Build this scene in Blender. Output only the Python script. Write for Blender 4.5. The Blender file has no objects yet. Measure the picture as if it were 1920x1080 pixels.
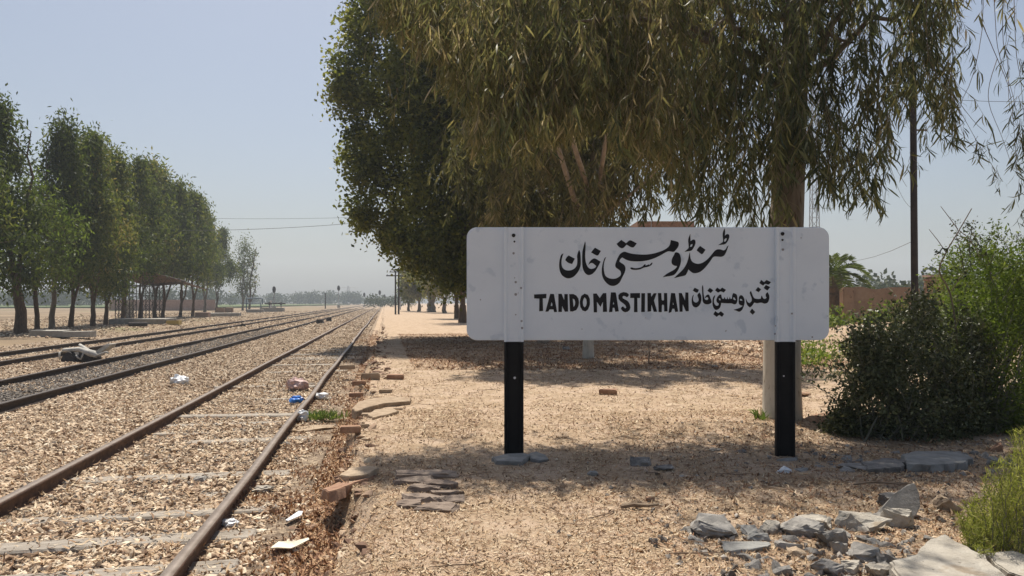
import bpy, bmesh, math, random
import numpy as np
from mathutils import Vector, Matrix, Euler

# ------------------------------------------------------------------ camera, sky, sun, exposure
SC = bpy.context.scene
COL = SC.collection
F = 1450.0            # focal length in photo pixels (photo 1920 wide)
CX, HY = 960.0, 567.0 # picture centre column, horizon row
H = 1.40              # eye height above the platform
cam_d = bpy.data.cameras.new("camera")
cam = bpy.data.objects.new("camera", cam_d)
COL.objects.link(cam)
cam.location = (0, 0, H)
cam.rotation_euler = (math.radians(90), 0, 0)
cam_d.sensor_width = 36.0
cam_d.lens = F / 1920 * 36.0
cam_d.shift_y = 27 / 1920
cam_d.clip_start = 0.1
cam_d.clip_end = 9000
SC.camera = cam

SUN_EL, SUN_AZ = 63.0, -10.0        # azimuth clockwise from +Y
world = bpy.data.worlds.new("World")
SC.world = world
world.use_nodes = True
wn = world.node_tree.nodes
wl = world.node_tree.links
bg = wn["Background"]
sky = wn.new("ShaderNodeTexSky")
sky.sky_type = 'NISHITA'
sky.sun_disc = False
sky.sun_elevation = math.radians(SUN_EL)
sky.sun_rotation = math.radians(SUN_AZ)
sky.altitude = 0
sky.air_density = 1.0
sky.dust_density = 3.0
sky.ozone_density = 1.6
hsv = wn.new("ShaderNodeHueSaturation")
hsv.inputs["Saturation"].default_value = 0.92
wl.new(sky.outputs[0], hsv.inputs["Color"])
wl.new(hsv.outputs[0], bg.inputs[0])
bg.inputs[1].default_value = 0.074

sun_d = bpy.data.lights.new("sun", 'SUN')
sun_d.energy = 4.9
sun_d.angle = math.radians(0.6)
sun_d.color = (1.0, 0.93, 0.82)
sun = bpy.data.objects.new("sun", sun_d)
COL.objects.link(sun)
_e, _a = math.radians(SUN_EL), math.radians(SUN_AZ)
SUNV = Vector((math.sin(_a) * math.cos(_e), math.cos(_a) * math.cos(_e), math.sin(_e)))
sun.rotation_euler = SUNV.to_track_quat('Z', 'Y').to_euler()
sun.location = SUNV * 50

SC.view_settings.view_transform = 'Standard'
SC.view_settings.look = 'None'
SC.view_settings.gamma = 1
SC.view_settings.exposure = 0.47
SC.view_settings.use_curve_mapping = False
SC.cycles.volume_step_rate = 4
SC.cycles.volume_max_steps = 64
SC.cycles.max_bounces = 8
SC.cycles.transparent_max_bounces = 8

rnd = random.Random(7)
RG = np.random.default_rng(11)
TS = 0.1648          # the tracks run along X = s - TS * Y

# ------------------------------------------------------------------ helpers
def at(px, py, Y):
    return Vector(((px - CX) * Y / F, Y, H - (py - HY) * Y / F))

def gnd(px, py, z=0.0):
    Y = (H - z) * F / (py - HY)
    return Vector(((px - CX) * Y / F, Y, z))

def tag(o, label=None, cat=None, group=None, kind=None):
    if label: o["label"] = label
    if cat: o["category"] = cat
    if group: o["group"] = group
    if kind: o["kind"] = kind
    return o

def empty(name, loc=(0, 0, 0), rz=0.0):
    o = bpy.data.objects.new(name, None)
    o.empty_display_size = 0.2
    o.location = loc
    o.rotation_euler = (0, 0, rz)
    COL.objects.link(o)
    return o

def link(name, me, m=None, parent=None, smooth=False):
    if m is not None and len(me.materials) == 0:
        for k in (m if isinstance(m, (list, tuple)) else [m]):
            me.materials.append(k)
    o = bpy.data.objects.new(name, me)
    COL.objects.link(o)
    if parent is not None:
        o.parent = parent
    if smooth:
        me.polygons.foreach_set("use_smooth", [True] * len(me.polygons))
    return o

def bm_obj(name, bm, m=None, parent=None, smooth=False, bevel=0.0):
    if bevel > 0:
        bmesh.ops.bevel(bm, geom=[e for e in bm.edges], offset=bevel, segments=2, affect='EDGES', profile=0.6)
    bmesh.ops.recalc_face_normals(bm, faces=bm.faces)
    me = bpy.data.meshes.new(name)
    bm.to_mesh(me)
    bm.free()
    return link(name, me, m, parent, smooth)

def np_mesh(name, V, faces_flat, starts, attr=None):
    me = bpy.data.meshes.new(name)
    V = np.asarray(V, dtype=np.float32)
    me.vertices.add(len(V))
    me.vertices.foreach_set("co", V.ravel())
    me.loops.add(len(faces_flat))
    me.loops.foreach_set("vertex_index", np.asarray(faces_flat, dtype=np.int32))
    me.polygons.add(len(starts))
    me.polygons.foreach_set("loop_start", np.asarray(starts, dtype=np.int32))
    if attr is not None:
        for k, v in attr.items():
            a = me.attributes.new(k, 'FLOAT', 'POINT')
            a.data.foreach_set("value", np.asarray(v, dtype=np.float32))
    me.update(calc_edges=True)
    return me

def add_box(bm, c, size, rot=None, jit=0.0, taper=None):
    """a box centred on c; size = full extents"""
    m = Matrix.Translation(c) @ (rot.to_matrix().to_4x4() if rot is not None else Matrix.Identity(4))
    vs = []
    for x in (-.5, .5):
        for y in (-.5, .5):
            for z in (-.5, .5):
                p = Vector((x * size[0], y * size[1], z * size[2]))
                if taper and z > 0:
                    p.x *= taper; p.y *= taper
                if jit:
                    p += Vector((rnd.uniform(-jit, jit), rnd.uniform(-jit, jit), rnd.uniform(-jit, jit)))
                vs.append(bm.verts.new(m @ p))
    for f in ((0, 1, 3, 2), (4, 6, 7, 5), (0, 4, 5, 1), (2, 3, 7, 6), (0, 2, 6, 4), (1, 5, 7, 3)):
        bm.faces.new([vs[i] for i in f])

def add_tube(bm, pts, rad, n=8, cap=True):
    pts = [Vector(p) for p in pts]
    if not isinstance(rad, (list, tuple)):
        rad = [rad] * len(pts)
    rings = []
    prev = None
    for i, p in enumerate(pts):
        d = (pts[min(i + 1, len(pts) - 1)] - pts[max(i - 1, 0)])
        if d.length < 1e-9: d = Vector((0, 0, 1))
        d.normalize()
        if prev is None:
            up = Vector((1, 0, 0)) if abs(d.x) < 0.9 else Vector((0, 1, 0))
            a = d.cross(up).normalized()
        else:
            a = (prev - d * prev.dot(d)).normalized()
        prev = a
        b = d.cross(a)
        rings.append([bm.verts.new(p + (a * math.cos(t) + b * math.sin(t)) * rad[i])
                      for t in [2 * math.pi * k / n for k in range(n)]])
    for r0, r1 in zip(rings, rings[1:]):
        for k in range(n):
            bm.faces.new((r0[k], r0[(k + 1) % n], r1[(k + 1) % n], r1[k]))
    if cap:
        bm.faces.new(rings[0][::-1]); bm.faces.new(rings[-1])

def tubes_np(lines, n=5):
    """many open tubes at once; lines = list of (pts Nx3, rad N). Returns V, faces, starts"""
    Vs, Fs, off = [], [], 0
    ang = np.arange(n) * 2 * math.pi / n
    ca, sa = np.cos(ang), np.sin(ang)
    for P, R in lines:
        P = np.asarray(P, float); R = np.asarray(R, float)
        D = np.gradient(P, axis=0)
        D /= np.linalg.norm(D, axis=1, keepdims=True) + 1e-9
        m = D.mean(0)
        ref = np.array([1., 0, 0]) if abs(m[0]) < 0.7 * np.linalg.norm(m) + 1e-9 else np.array([0, 1., 0])
        A = np.cross(D, ref); A /= np.linalg.norm(A, axis=1, keepdims=True) + 1e-9
        B = np.cross(D, A)
        ring = P[:, None, :] + R[:, None, None] * (A[:, None, :] * ca[None, :, None] + B[:, None, :] * sa[None, :, None])
        k = len(P)
        Vs.append(ring.reshape(-1, 3))
        i = np.arange(k - 1)[:, None] * n; j = np.arange(n)[None, :]; j2 = (j + 1) % n
        q = np.stack([i + j, i + j2, i + n + j2, i + n + j], -1).reshape(-1, 4) + off
        Fs.append(q); off += k * n
    V = np.concatenate(Vs); Q = np.concatenate(Fs)
    return V, Q.ravel(), np.arange(len(Q)) * 4

def vnoise(x, y, seed=0):
    x = np.asarray(x, float); y = np.asarray(y, float)
    xi = np.floor(x).astype(np.int64); yi = np.floor(y).astype(np.int64)
    fx = x - xi; fy = y - yi
    fx = fx * fx * (3 - 2 * fx); fy = fy * fy * (3 - 2 * fy)
    def h(a, b):
        n = (a * 374761393 + b * 668265263 + seed * 974634777) & 0x7fffffff
        n = ((n ^ (n >> 13)) * 1274126177) & 0x7fffffff
        return ((n ^ (n >> 16)) & 0xffff) / 65535.0
    return (h(xi, yi) * (1 - fx) + h(xi + 1, yi) * fx) * (1 - fy) + (h(xi, yi + 1) * (1 - fx) + h(xi + 1, yi + 1) * fx) * fy

def sstep(t):
    t = np.clip(t, 0, 1)
    return t * t * (3 - 2 * t)

# ------------------------------------------------------------------ materials
def _nt(name):
    m = bpy.data.materials.new(name)
    m.use_nodes = True
    return m, m.node_tree.nodes, m.node_tree.links, m.node_tree.nodes["Principled BSDF"]

def ramp(n, stops):
    r = n.new("ShaderNodeValToRGB")
    e = r.color_ramp.elements
    while len(e) < len(stops): e.new(0.5)
    for k, (p, c) in enumerate(stops):
        e[k].position = p; e[k].color = (*c, 1)
    return r

def surf(name, stops, scale=6.0, detail=6, rough=0.85, bump=0.3, bscale=None, bdist=0.02, coord="Object",
         rnd_amt=0.0, spec=0.3, spots=None, stretch=None, metallic=0.0, wear=None):
    """stone / dirt / paint: noise-ramped colour, optional per-object shift, optional spots (colour, scale, threshold)"""
    m, n, l, b = _nt(name)
    tc = n.new("ShaderNodeTexCoord")
    src = tc.outputs[coord]
    if stretch:
        mp = n.new("ShaderNodeMapping"); mp.inputs["Scale"].default_value = stretch
        l.new(src, mp.inputs[0]); src = mp.outputs[0]
    nz = n.new("ShaderNodeTexNoise"); nz.inputs["Scale"].default_value = scale; nz.inputs["Detail"].default_value = detail
    nz.inputs["Roughness"].default_value = 0.65
    l.new(src, nz.inputs["Vector"])
    fac = nz.outputs["Fac"]
    if rnd_amt:
        oi = n.new("ShaderNodeObjectInfo")
        ma = n.new("ShaderNodeMath"); ma.operation = 'MULTIPLY_ADD'
        l.new(oi.outputs["Random"], ma.inputs[0]); ma.inputs[1].default_value = rnd_amt
        mb = n.new("ShaderNodeMath"); mb.operation = 'ADD'
        l.new(fac, ma.inputs[2]); l.new(ma.outputs[0], mb.inputs[0]); mb.inputs[1].default_value = -rnd_amt / 2
        fac = mb.outputs[0]
    r = ramp(n, stops)
    l.new(fac, r.inputs[0])
    colr = r.outputs[0]
    for sp in (spots or []):
        c, sc, th = sp
        n2 = n.new("ShaderNodeTexNoise"); n2.inputs["Scale"].default_value = sc; n2.inputs["Detail"].default_value = 4
        l.new(src, n2.inputs["Vector"])
        r2 = ramp(n, [(th, (0, 0, 0)), (min(th + 0.06, 1), (1, 1, 1))])
        l.new(n2.outputs["Fac"], r2.inputs[0])
        mx = n.new("ShaderNodeMix"); mx.data_type = 'RGBA'
        l.new(r2.outputs[0], mx.inputs[0]); l.new(colr, mx.inputs[6]); mx.inputs[7].default_value = (*c, 1)
        colr = mx.outputs[2]
    l.new(colr, b.inputs["Base Color"])
    b.inputs["Roughness"].default_value = rough
    b.inputs["Metallic"].default_value = metallic
    b.inputs["Specular IOR Level"].default_value = spec
    if bump:
        n3 = n.new("ShaderNodeTexNoise"); n3.inputs["Scale"].default_value = bscale or scale * 4; n3.inputs["Detail"].default_value = 8
        n3.inputs["Roughness"].default_value = 0.7
        l.new(src, n3.inputs["Vector"])
        bp = n.new("ShaderNodeBump"); bp.inputs["Strength"].default_value = bump; bp.inputs["Distance"].default_value = bdist
        l.new(n3.outputs["Fac"], bp.inputs["Height"]); l.new(bp.outputs[0], b.inputs["Normal"])
    return m

def leafm(name, stops, trans=0.35, rough=0.5, spec=0.3, attr="rnd"):
    stops = [(p, tuple(1.2 * v for v in c)) for p, c in stops]
    m, n, l, b = _nt(name)
    a = n.new("ShaderNodeAttribute"); a.attribute_name = attr
    r = ramp(n, stops)
    l.new(a.outputs["Fac"], r.inputs[0])
    l.new(r.outputs[0], b.inputs["Base Color"])
    b.inputs["Roughness"].default_value = rough
    b.inputs["Specular IOR Level"].default_value = spec
    t = n.new("ShaderNodeBsdfTranslucent")
    hs = n.new("ShaderNodeHueSaturation"); hs.inputs["Value"].default_value = 1.25; hs.inputs["Saturation"].default_value = 1.1
    l.new(r.outputs[0], hs.inputs["Color"]); l.new(hs.outputs[0], t.inputs[0])
    mx = n.new("ShaderNodeMixShader"); mx.inputs[0].default_value = trans
    l.new(b.outputs[0], mx.inputs[1]); l.new(t.outputs[0], mx.inputs[2])
    l.new(mx.outputs[0], n["Material Output"].inputs[0])
    return m

def instm(name, stops, rough=0.85, trans=0.0, spec=0.25):
    """colour picked per instance"""
    m, n, l, b = _nt(name)
    oi = n.new("ShaderNodeObjectInfo")
    r = ramp(n, stops)
    l.new(oi.outputs["Random"], r.inputs[0])
    l.new(r.outputs[0], b.inputs["Base Color"])
    b.inputs["Roughness"].default_value = rough
    b.inputs["Specular IOR Level"].default_value = spec
    return m

M = {}
M['sand'] = surf('sandy_earth', [(0.25, (0.24, 0.17, 0.105)), (0.45, (0.37, 0.27, 0.178)), (0.62, (0.45, 0.338, 0.245)), (0.8, (0.52, 0.405, 0.30))],
                 scale=2.2, detail=12, bump=0.8, bscale=26, bdist=0.03, rough=0.95,
                 spots=[((0.23, 0.15, 0.095), 11, 0.60), ((0.50, 0.41, 0.30), 34, 0.62)])
M['bed'] = surf('ballast_earth', [(0.3, (0.13, 0.095, 0.065)), (0.5, (0.25, 0.185, 0.13)), (0.7, (0.36, 0.275, 0.20))],  # earth kept dark to paint in the shadowed gaps between stones
                scale=9, detail=12, bump=1.0, bscale=22, bdist=0.05, rough=0.95,
                spots=[((0.50, 0.39, 0.27), 16, 0.55), ((0.14, 0.10, 0.07), 21, 0.64)])
M['field'] = surf('dry_field', [(0.3, (0.12, 0.085, 0.052)), (0.5, (0.205, 0.15, 0.095)), (0.62, (0.26, 0.195, 0.125)), (0.75, (0.12, 0.13, 0.05))],
                  scale=0.12, detail=12, bump=0.6, bscale=3, bdist=0.08, rough=0.95, spots=[((0.14, 0.15, 0.06), 0.06, 0.62)])
M['rust'] = surf('rusty_rail_side', [(0.3, (0.055, 0.032, 0.024)), (0.55, (0.105, 0.062, 0.044)), (0.75, (0.16, 0.10, 0.07))],
                 scale=14, bump=0.3, bscale=60, bdist=0.004, rough=0.8)
M['railtop'] = surf('worn_rail_top', [(0.3, (0.16, 0.125, 0.10)), (0.7, (0.27, 0.225, 0.19))], scale=8, bump=0.1, rough=0.5, metallic=0.15)
M['darkrail'] = surf('dark_rail_side', [(0.3, (0.022, 0.016, 0.014)), (0.7, (0.06, 0.042, 0.034))], scale=10, bump=0.2, rough=0.75)
M['darktop'] = surf('dark_rail_top', [(0.3, (0.05, 0.042, 0.038)), (0.7, (0.10, 0.085, 0.078))], scale=10, bump=0.1, rough=0.6)
M['sleeper'] = surf('weathered_sleeper', [(0.3, (0.17, 0.14, 0.11)), (0.6, (0.38, 0.34, 0.29)), (0.8, (0.47, 0.43, 0.37))], scale=5, stretch=(1, 12, 12),
                    bump=0.5, bscale=20, rough=0.9)
M['white'] = surf('white_sign_paint', [(0.3, (0.68, 0.75, 0.82)), (0.55, (0.74, 0.81, 0.875)), (0.8, (0.765, 0.83, 0.89))], scale=1.6, detail=8, bump=0.16, bscale=7,
                  bdist=0.006, rough=0.5, spots=[((0.605, 0.685, 0.765), 7, 0.62), ((0.40, 0.40, 0.41), 15, 0.735)])
M['black'] = surf('black_post_paint', [(0.3, (0.006, 0.006, 0.007)), (0.8, (0.014, 0.013, 0.013))], scale=8, bump=0.15, bscale=50, bdist=0.003, rough=0.6, spec=0.2)
M['ink'] = surf('black_lettering_paint', [(0.3, (0.006, 0.006, 0.009)), (0.8, (0.013, 0.013, 0.017))], scale=30, bump=0.0, rough=0.5, spec=0.25)
M['bolt'] = surf('dark_bolt', [(0.3, (0.012, 0.011, 0.011)), (0.8, (0.03, 0.026, 0.024))], scale=30, bump=0.1)
M['chip'] = surf('chipped_paint_grey', [(0.3, (0.22, 0.22, 0.23)), (0.8, (0.38, 0.38, 0.39))], scale=60, bump=0.1)
M['holelight'] = surf('painted_hole_light', [(0.3, (0.75, 0.75, 0.75)), (0.8, (0.8, 0.8, 0.8))], scale=30, bump=0)  # white for daylight showing through the post holes
M['greystone'] = surf('grey_broken_stone', [(0.28, (0.12, 0.112, 0.105)), (0.5, (0.24, 0.225, 0.205)), (0.72, (0.36, 0.34, 0.31))], scale=9, detail=10, bump=0.6, bscale=30,
                      bdist=0.015, rough=0.9, rnd_amt=0.25, spots=[((0.42, 0.395, 0.35), 24, 0.64)])
M['palestone'] = surf('pale_broken_concrete', [(0.28, (0.24, 0.215, 0.18)), (0.45, (0.38, 0.345, 0.29)), (0.6, (0.46, 0.425, 0.365)), (0.78, (0.56, 0.525, 0.46))], scale=5, detail=12, bump=0.9, bscale=30,
                      bdist=0.02, rough=0.92, rnd_amt=0.1, spots=[((0.20, 0.175, 0.14), 22, 0.64), ((0.34, 0.28, 0.21), 3.5, 0.58)])
M['bluestone'] = surf('blue_grey_stone', [(0.3, (0.175, 0.17, 0.16)), (0.7, (0.32, 0.315, 0.295))], scale=8, bump=0.4, bscale=40, bdist=0.01, rough=0.85)
M['brick'] = surf('old_brick', [(0.3, (0.19, 0.10, 0.065)), (0.55, (0.31, 0.185, 0.12)), (0.75, (0.40, 0.28, 0.19))], scale=8, bump=0.5, bscale=40, bdist=0.01, rough=0.92, rnd_amt=0.2)
M['sandbrick'] = surf('dusty_brick', [(0.3, (0.25, 0.18, 0.12)), (0.55, (0.37, 0.285, 0.20)), (0.75, (0.45, 0.36, 0.26))], scale=8, bump=0.5, bscale=40, bdist=0.01, rough=0.95, rnd_amt=0.15)
M['mud'] = surf('mud_wall_plaster', [(0.3, (0.24, 0.15, 0.10)), (0.55, (0.33, 0.22, 0.145)), (0.75, (0.40, 0.28, 0.19))], scale=1.5, detail=10, bump=0.7, bscale=8, bdist=0.05, rough=0.95,
                spots=[((0.20, 0.12, 0.08), 3, 0.62)])
M['bark'] = surf('brown_bark', [(0.3, (0.055, 0.038, 0.026)), (0.55, (0.125, 0.085, 0.056)), (0.75, (0.21, 0.15, 0.10))], scale=5, stretch=(6, 6, 1), bump=0.7, bscale=12, bdist=0.03, rough=0.92)
M['euc'] = surf('eucalyptus_bark', [(0.3, (0.10, 0.078, 0.058)), (0.5, (0.185, 0.15, 0.113)), (0.65, (0.26, 0.218, 0.168)), (0.8, (0.34, 0.30, 0.245))], scale=3.2, stretch=(3, 3, 0.6), bump=0.4, bscale=10,
               bdist=0.015, rough=0.85, spots=[((0.10, 0.065, 0.042), 6, 0.62)])
M['palebark'] = surf('pale_limb_bark', [(0.3, (0.22, 0.165, 0.12)), (0.6, (0.38, 0.30, 0.225)), (0.8, (0.48, 0.40, 0.32))], scale=4, stretch=(3, 3, .6), bump=.3, rough=.85)
M['lime'] = surf('limewashed_bark', [(0.3, (0.36, 0.32, 0.26)), (0.5, (0.52, 0.48, 0.40)), (0.8, (0.60, 0.56, 0.48))], scale=5, stretch=(2, 2, 0.7), bump=0.3, bscale=16, bdist=0.01, rough=0.9,
                spots=[((0.24, 0.19, 0.14), 12, 0.66)])
M['twig'] = surf('dry_twig', [(0.3, (0.15, 0.105, 0.07)), (0.7, (0.31, 0.24, 0.17))], scale=8, bump=0, rough=0.9)
M['greytwig'] = surf('grey_green_twig', [(0.3, (0.10, 0.10, 0.075)), (0.7, (0.21, 0.20, 0.15))], scale=8, bump=0, rough=0.9)
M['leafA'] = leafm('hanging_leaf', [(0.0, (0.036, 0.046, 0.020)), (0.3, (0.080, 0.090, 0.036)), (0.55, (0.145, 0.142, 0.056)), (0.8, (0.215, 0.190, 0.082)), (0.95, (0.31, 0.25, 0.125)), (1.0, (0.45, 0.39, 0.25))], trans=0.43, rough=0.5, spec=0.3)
M['leafB'] = leafm('dry_olive_leaf', [(0.0, (0.048, 0.052, 0.020)), (0.4, (0.110, 0.106, 0.040)), (0.75, (0.18, 0.158, 0.062)), (1.0, (0.29, 0.235, 0.115))], trans=0.42, rough=0.55, spec=0.25)
M['leafC'] = leafm('broad_leaf', [(0.0, (0.030, 0.044, 0.011)), (0.5, (0.125, 0.138, 0.030)), (0.8, (0.215, 0.215, 0.046)), (1.0, (0.30, 0.25, 0.08))], trans=0.48, rough=0.5, spec=0.25)
M['leafL'] = leafm('row_tree_leaf', [(0.0, (0.020, 0.032, 0.008)), (0.5, (0.076, 0.100, 0.021)), (0.85, (0.148, 0.158, 0.036)), (1.0, (0.22, 0.18, 0.06))], trans=0.4, rough=0.6, spec=0.2)
M['leafG'] = leafm('fresh_green_leaf', [(0.0, (0.040, 0.065, 0.012)), (0.5, (0.095, 0.135, 0.024)), (1.0, (0.17, 0.20, 0.045))], trans=0.42, rough=0.55, spec=0.2)
M['leafD'] = leafm('dark_bush_leaf', [(0.0, (0.018, 0.024, 0.010)), (0.5, (0.062, 0.074, 0.030)), (0.85, (0.125, 0.132, 0.060)), (1.0, (0.23, 0.21, 0.12))], trans=0.2, rough=0.4, spec=0.25)
M['leafT'] = leafm('feathery_yellow_green', [(0.0, (0.10, 0.125, 0.022)), (0.5, (0.20, 0.22, 0.05)), (1.0, (0.32, 0.31, 0.11))], trans=0.45, rough=0.65, spec=0.15)
M['leafF'] = leafm('far_foliage', [(0.0, (0.028, 0.042, 0.020)), (0.6, (0.05, 0.066, 0.030)), (1.0, (0.08, 0.09, 0.045))], trans=0.2, rough=0.7)
M['grass'] = leafm('grass_blade', [(0.0, (0.06, 0.10, 0.02)), (0.6, (0.12, 0.17, 0.035)), (1.0, (0.26, 0.25, 0.10))], trans=0.35, rough=0.6)
M['concrete'] = surf('old_concrete', [(0.3, (0.24, 0.225, 0.20)), (0.6, (0.36, 0.34, 0.305)), (0.8, (0.44, 0.42, 0.38))], scale=3, bump=0.4, bscale=25, bdist=0.01, rough=0.9, rnd_amt=0.15)
M['darkstuff'] = surf('dark_weathered', [(0.3, (0.03, 0.028, 0.03)), (0.7, (0.075, 0.068, 0.066))], scale=8, bump=0.3, rough=0.85, rnd_amt=0.1)
M['rustroof'] = surf('rusted_sheet', [(0.3, (0.13, 0.075, 0.05)), (0.6, (0.22, 0.14, 0.10)), (0.8, (0.32, 0.24, 0.19))], scale=1.5, bump=0.2, rough=0.8)
M['steel'] = surf('dull_steel', [(0.3, (0.06, 0.05, 0.045)), (0.7, (0.13, 0.11, 0.10))], scale=8, bump=0.1, rough=0.6, metallic=0.2)
M['galv'] = surf('galvanised_steel', [(0.3, (0.26, 0.27, 0.28)), (0.7, (0.40, 0.41, 0.42))], scale=4, bump=0.05, rough=0.55, metallic=0.3)
M['bluepipe'] = surf('faded_blue_pipe', [(0.3, (0.07, 0.11, 0.15)), (0.7, (0.13, 0.18, 0.23))], scale=4, bump=0.05, rough=0.6)
M['poleblack'] = surf('dark_pole', [(0.3, (0.020, 0.016, 0.015)), (0.7, (0.045, 0.034, 0.03))], scale=6, bump=0.1, rough=0.7)
M['wire'] = surf('wire', [(0.3, (0.05, 0.05, 0.05)), (0.7, (0.09, 0.09, 0.09))], scale=6, bump=0)
M['whitepost'] = surf('white_post', [(0.3, (0.55, 0.55, 0.54)), (0.7, (0.7, 0.7, 0.69))], scale=3, bump=0.05)
M['scrap'] = surf('pale_cast_scrap', [(0.3, (0.30, 0.29, 0.265)), (0.6, (0.46, 0.445, 0.41)), (0.8, (0.55, 0.54, 0.50))], scale=4, bump=0.3, bscale=30, bdist=0.006, rough=0.8)
M['plasterpink'] = surf('pink_plaster', [(0.3, (0.32, 0.21, 0.165)), (0.6, (0.42, 0.29, 0.23)), (0.8, (0.48, 0.35, 0.28))], scale=2, bump=0.2, rough=0.9)
M['bluebag'] = surf('blue_plastic', [(0.3, (0.02, 0.13, 0.50)), (0.7, (0.05, 0.26, 0.75))], scale=12, bump=0.2, rough=0.35, spec=0.5)
M['whitebag'] = surf('white_plastic', [(0.3, (0.60, 0.63, 0.66)), (0.7, (0.8, 0.82, 0.84))], scale=18, bump=0.3, rough=0.35, spec=0.5)
M['pinkbag'] = surf('faded_pink_plastic', [(0.3, (0.42, 0.25, 0.23)), (0.7, (0.66, 0.50, 0.46))], scale=22, bump=0.3, rough=0.5)
M['paper'] = surf('cream_paper', [(0.3, (0.60, 0.56, 0.43)), (0.7, (0.74, 0.71, 0.58))], scale=9, bump=0.15, rough=0.8)
M['yellow'] = surf('yellow_block_paint', [(0.3, (0.42, 0.31, 0.10)), (0.7, (0.55, 0.43, 0.17))], scale=4, bump=0.2)
M['i_stone'] = instm('ballast_stone', [(0.0, (0.12, 0.078, 0.05)), (0.18, (0.29, 0.195, 0.128)), (0.45, (0.48, 0.36, 0.245)), (0.8, (0.62, 0.495, 0.355)), (1.0, (0.72, 0.63, 0.49))], rough=0.85)
M['i_grey'] = instm('grey_ballast_stone', [(0.0, (0.13, 0.112, 0.095)), (0.5, (0.19, 0.165, 0.14)), (0.85, (0.30, 0.27, 0.235)), (1.0, (0.42, 0.38, 0.33))], rough=0.85)
M['i_leaf'] = instm('fallen_leaf', [(0.0, (0.12, 0.062, 0.035)), (0.2, (0.26, 0.15, 0.08)), (0.5, (0.42, 0.285, 0.165)), (0.8, (0.54, 0.41, 0.26)), (1.0, (0.66, 0.55, 0.39))], rough=0.7)
M['i_redleaf'] = instm('red_brown_leaf', [(0.0, (0.12, 0.055, 0.03)), (0.3, (0.25, 0.125, 0.065)), (0.6, (0.38, 0.22, 0.115)), (1.0, (0.52, 0.36, 0.21))], rough=0.7)
M['i_redstone'] = instm('edge_rubble', [(0.0, (0.13, 0.075, 0.05)), (0.4, (0.27, 0.17, 0.115)), (0.8, (0.40, 0.295, 0.20)), (1.0, (0.50, 0.41, 0.30))])
M['i_twig'] = instm('fallen_twig', [(0.0, (0.12, 0.08, 0.055)), (0.6, (0.27, 0.19, 0.13)), (1.0, (0.44, 0.34, 0.25))], rough=0.9)

# ------------------------------------------------------------------ ground heights
def edge_s(Y):
    Y = np.asarray(Y, float)
    return (-0.34 + 0.42 * (vnoise(Y / 1.1, 0 * Y + 3.3, 5) - 0.5) + 0.22 * (vnoise(Y / 0.33, 0 * Y + 8.1, 6) - 0.5)
            + 0.10 * sstep((Y - 14) / 20))

def plat_z(X, Y):
    X = np.asarray(X, float); Y = np.asarray(Y, float)
    s = X + TS * Y
    top = 0.05 * (vnoise(X / 1.3, Y / 1.3, 1) - 0.5) + 0.022 * (vnoise(X / 0.36, Y / 0.36, 2) - 0.5) + 0.012 * (vnoise(X / 0.13, Y / 0.13, 3) - 0.5)
    top = top * np.clip(1.2 - Y / 200, 0.1, 1) - 0.004
    top = top + 0.10 * (vnoise(X / 2.2, Y / 1.5, 9) - 0.5) * sstep((Y - 12) / 12) * sstep((60 - Y) / 30)
    top = top + 0.75 * np.exp(-((X - 12.0) / 3.4) ** 2 - ((Y - 24.0) / 1.9) ** 2) * (0.7 + 0.6 * vnoise(X / 0.9, Y / 0.9, 12))
    w = 0.13 + 0.34 * sstep((6.1 - Y) / 1.3)
    t = sstep((s - edge_s(Y)) / w)
    low = -0.255 + 0.03 * (vnoise(X / 0.4, Y / 0.4, 4) - 0.5)
    # weathered brick courses sagging near (735..850, 890..960)
    return low + (top - low) * t

def bed_z(X, Y):
    X = np.asarray(X, float); Y = np.asarray(Y, float)
    s = X + TS * Y
    z = -0.235 + 0.03 * (vnoise(X / 0.5, Y / 0.5, 21) - 0.5) + 0.02 * (vnoise(X / 0.17, Y / 0.17, 22) - 0.5)
    # shoulders between tracks heap up a little
    for c in (-4.25, -8.55):
        z = z + 0.06 * np.exp(-((s - c) / 0.8) ** 2)
    z = z + 0.10 * sstep((-12.0 - s) / 1.2)
    return z

def grid_mesh(name, S, Ys, zf):
    SS, YY = np.meshgrid(S, Ys)
    XX = SS - TS * YY
    ZZ = zf(XX, YY)
    V = np.stack([XX, YY, ZZ], -1).reshape(-1, 3)
    nr, nc = SS.shape
    i = np.arange(nr - 1)[:, None] * nc; j = np.arange(nc - 1)[None, :]
    q = np.stack([i + j, i + j + 1, i + nc + j + 1, i + nc + j], -1).reshape(-1, 4)
    return np_mesh(name, V, q.ravel(), np.arange(len(q)) * 4)

def grow(a, b, step, g):
    out = [a]
    while out[-1] < b:
        out.append(out[-1] + step); step *= g
    return np.array(out)

YS = np.concatenate([np.arange(0.5, 13, 0.055), grow(13, 1090, 0.07, 1.045)])
S_pl = np.concatenate([np.arange(-0.95, 0.55, 0.045), grow(0.58, 660, 0.06, 1.07)])
o = link('platform', grid_mesh('platform', S_pl, YS, plat_z), M['sand'], smooth=True)
tag(o, kind='structure')
S_bed = np.arange(-13.4, -0.55, 0.11)
YB = np.concatenate([np.arange(0.5, 13, 0.11), grow(13, 1090, 0.13, 1.05)])
o = link('track_bed', grid_mesh('track_bed', S_bed, YB, bed_z), M['bed'], smooth=True)
tag(o, kind='structure')

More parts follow.
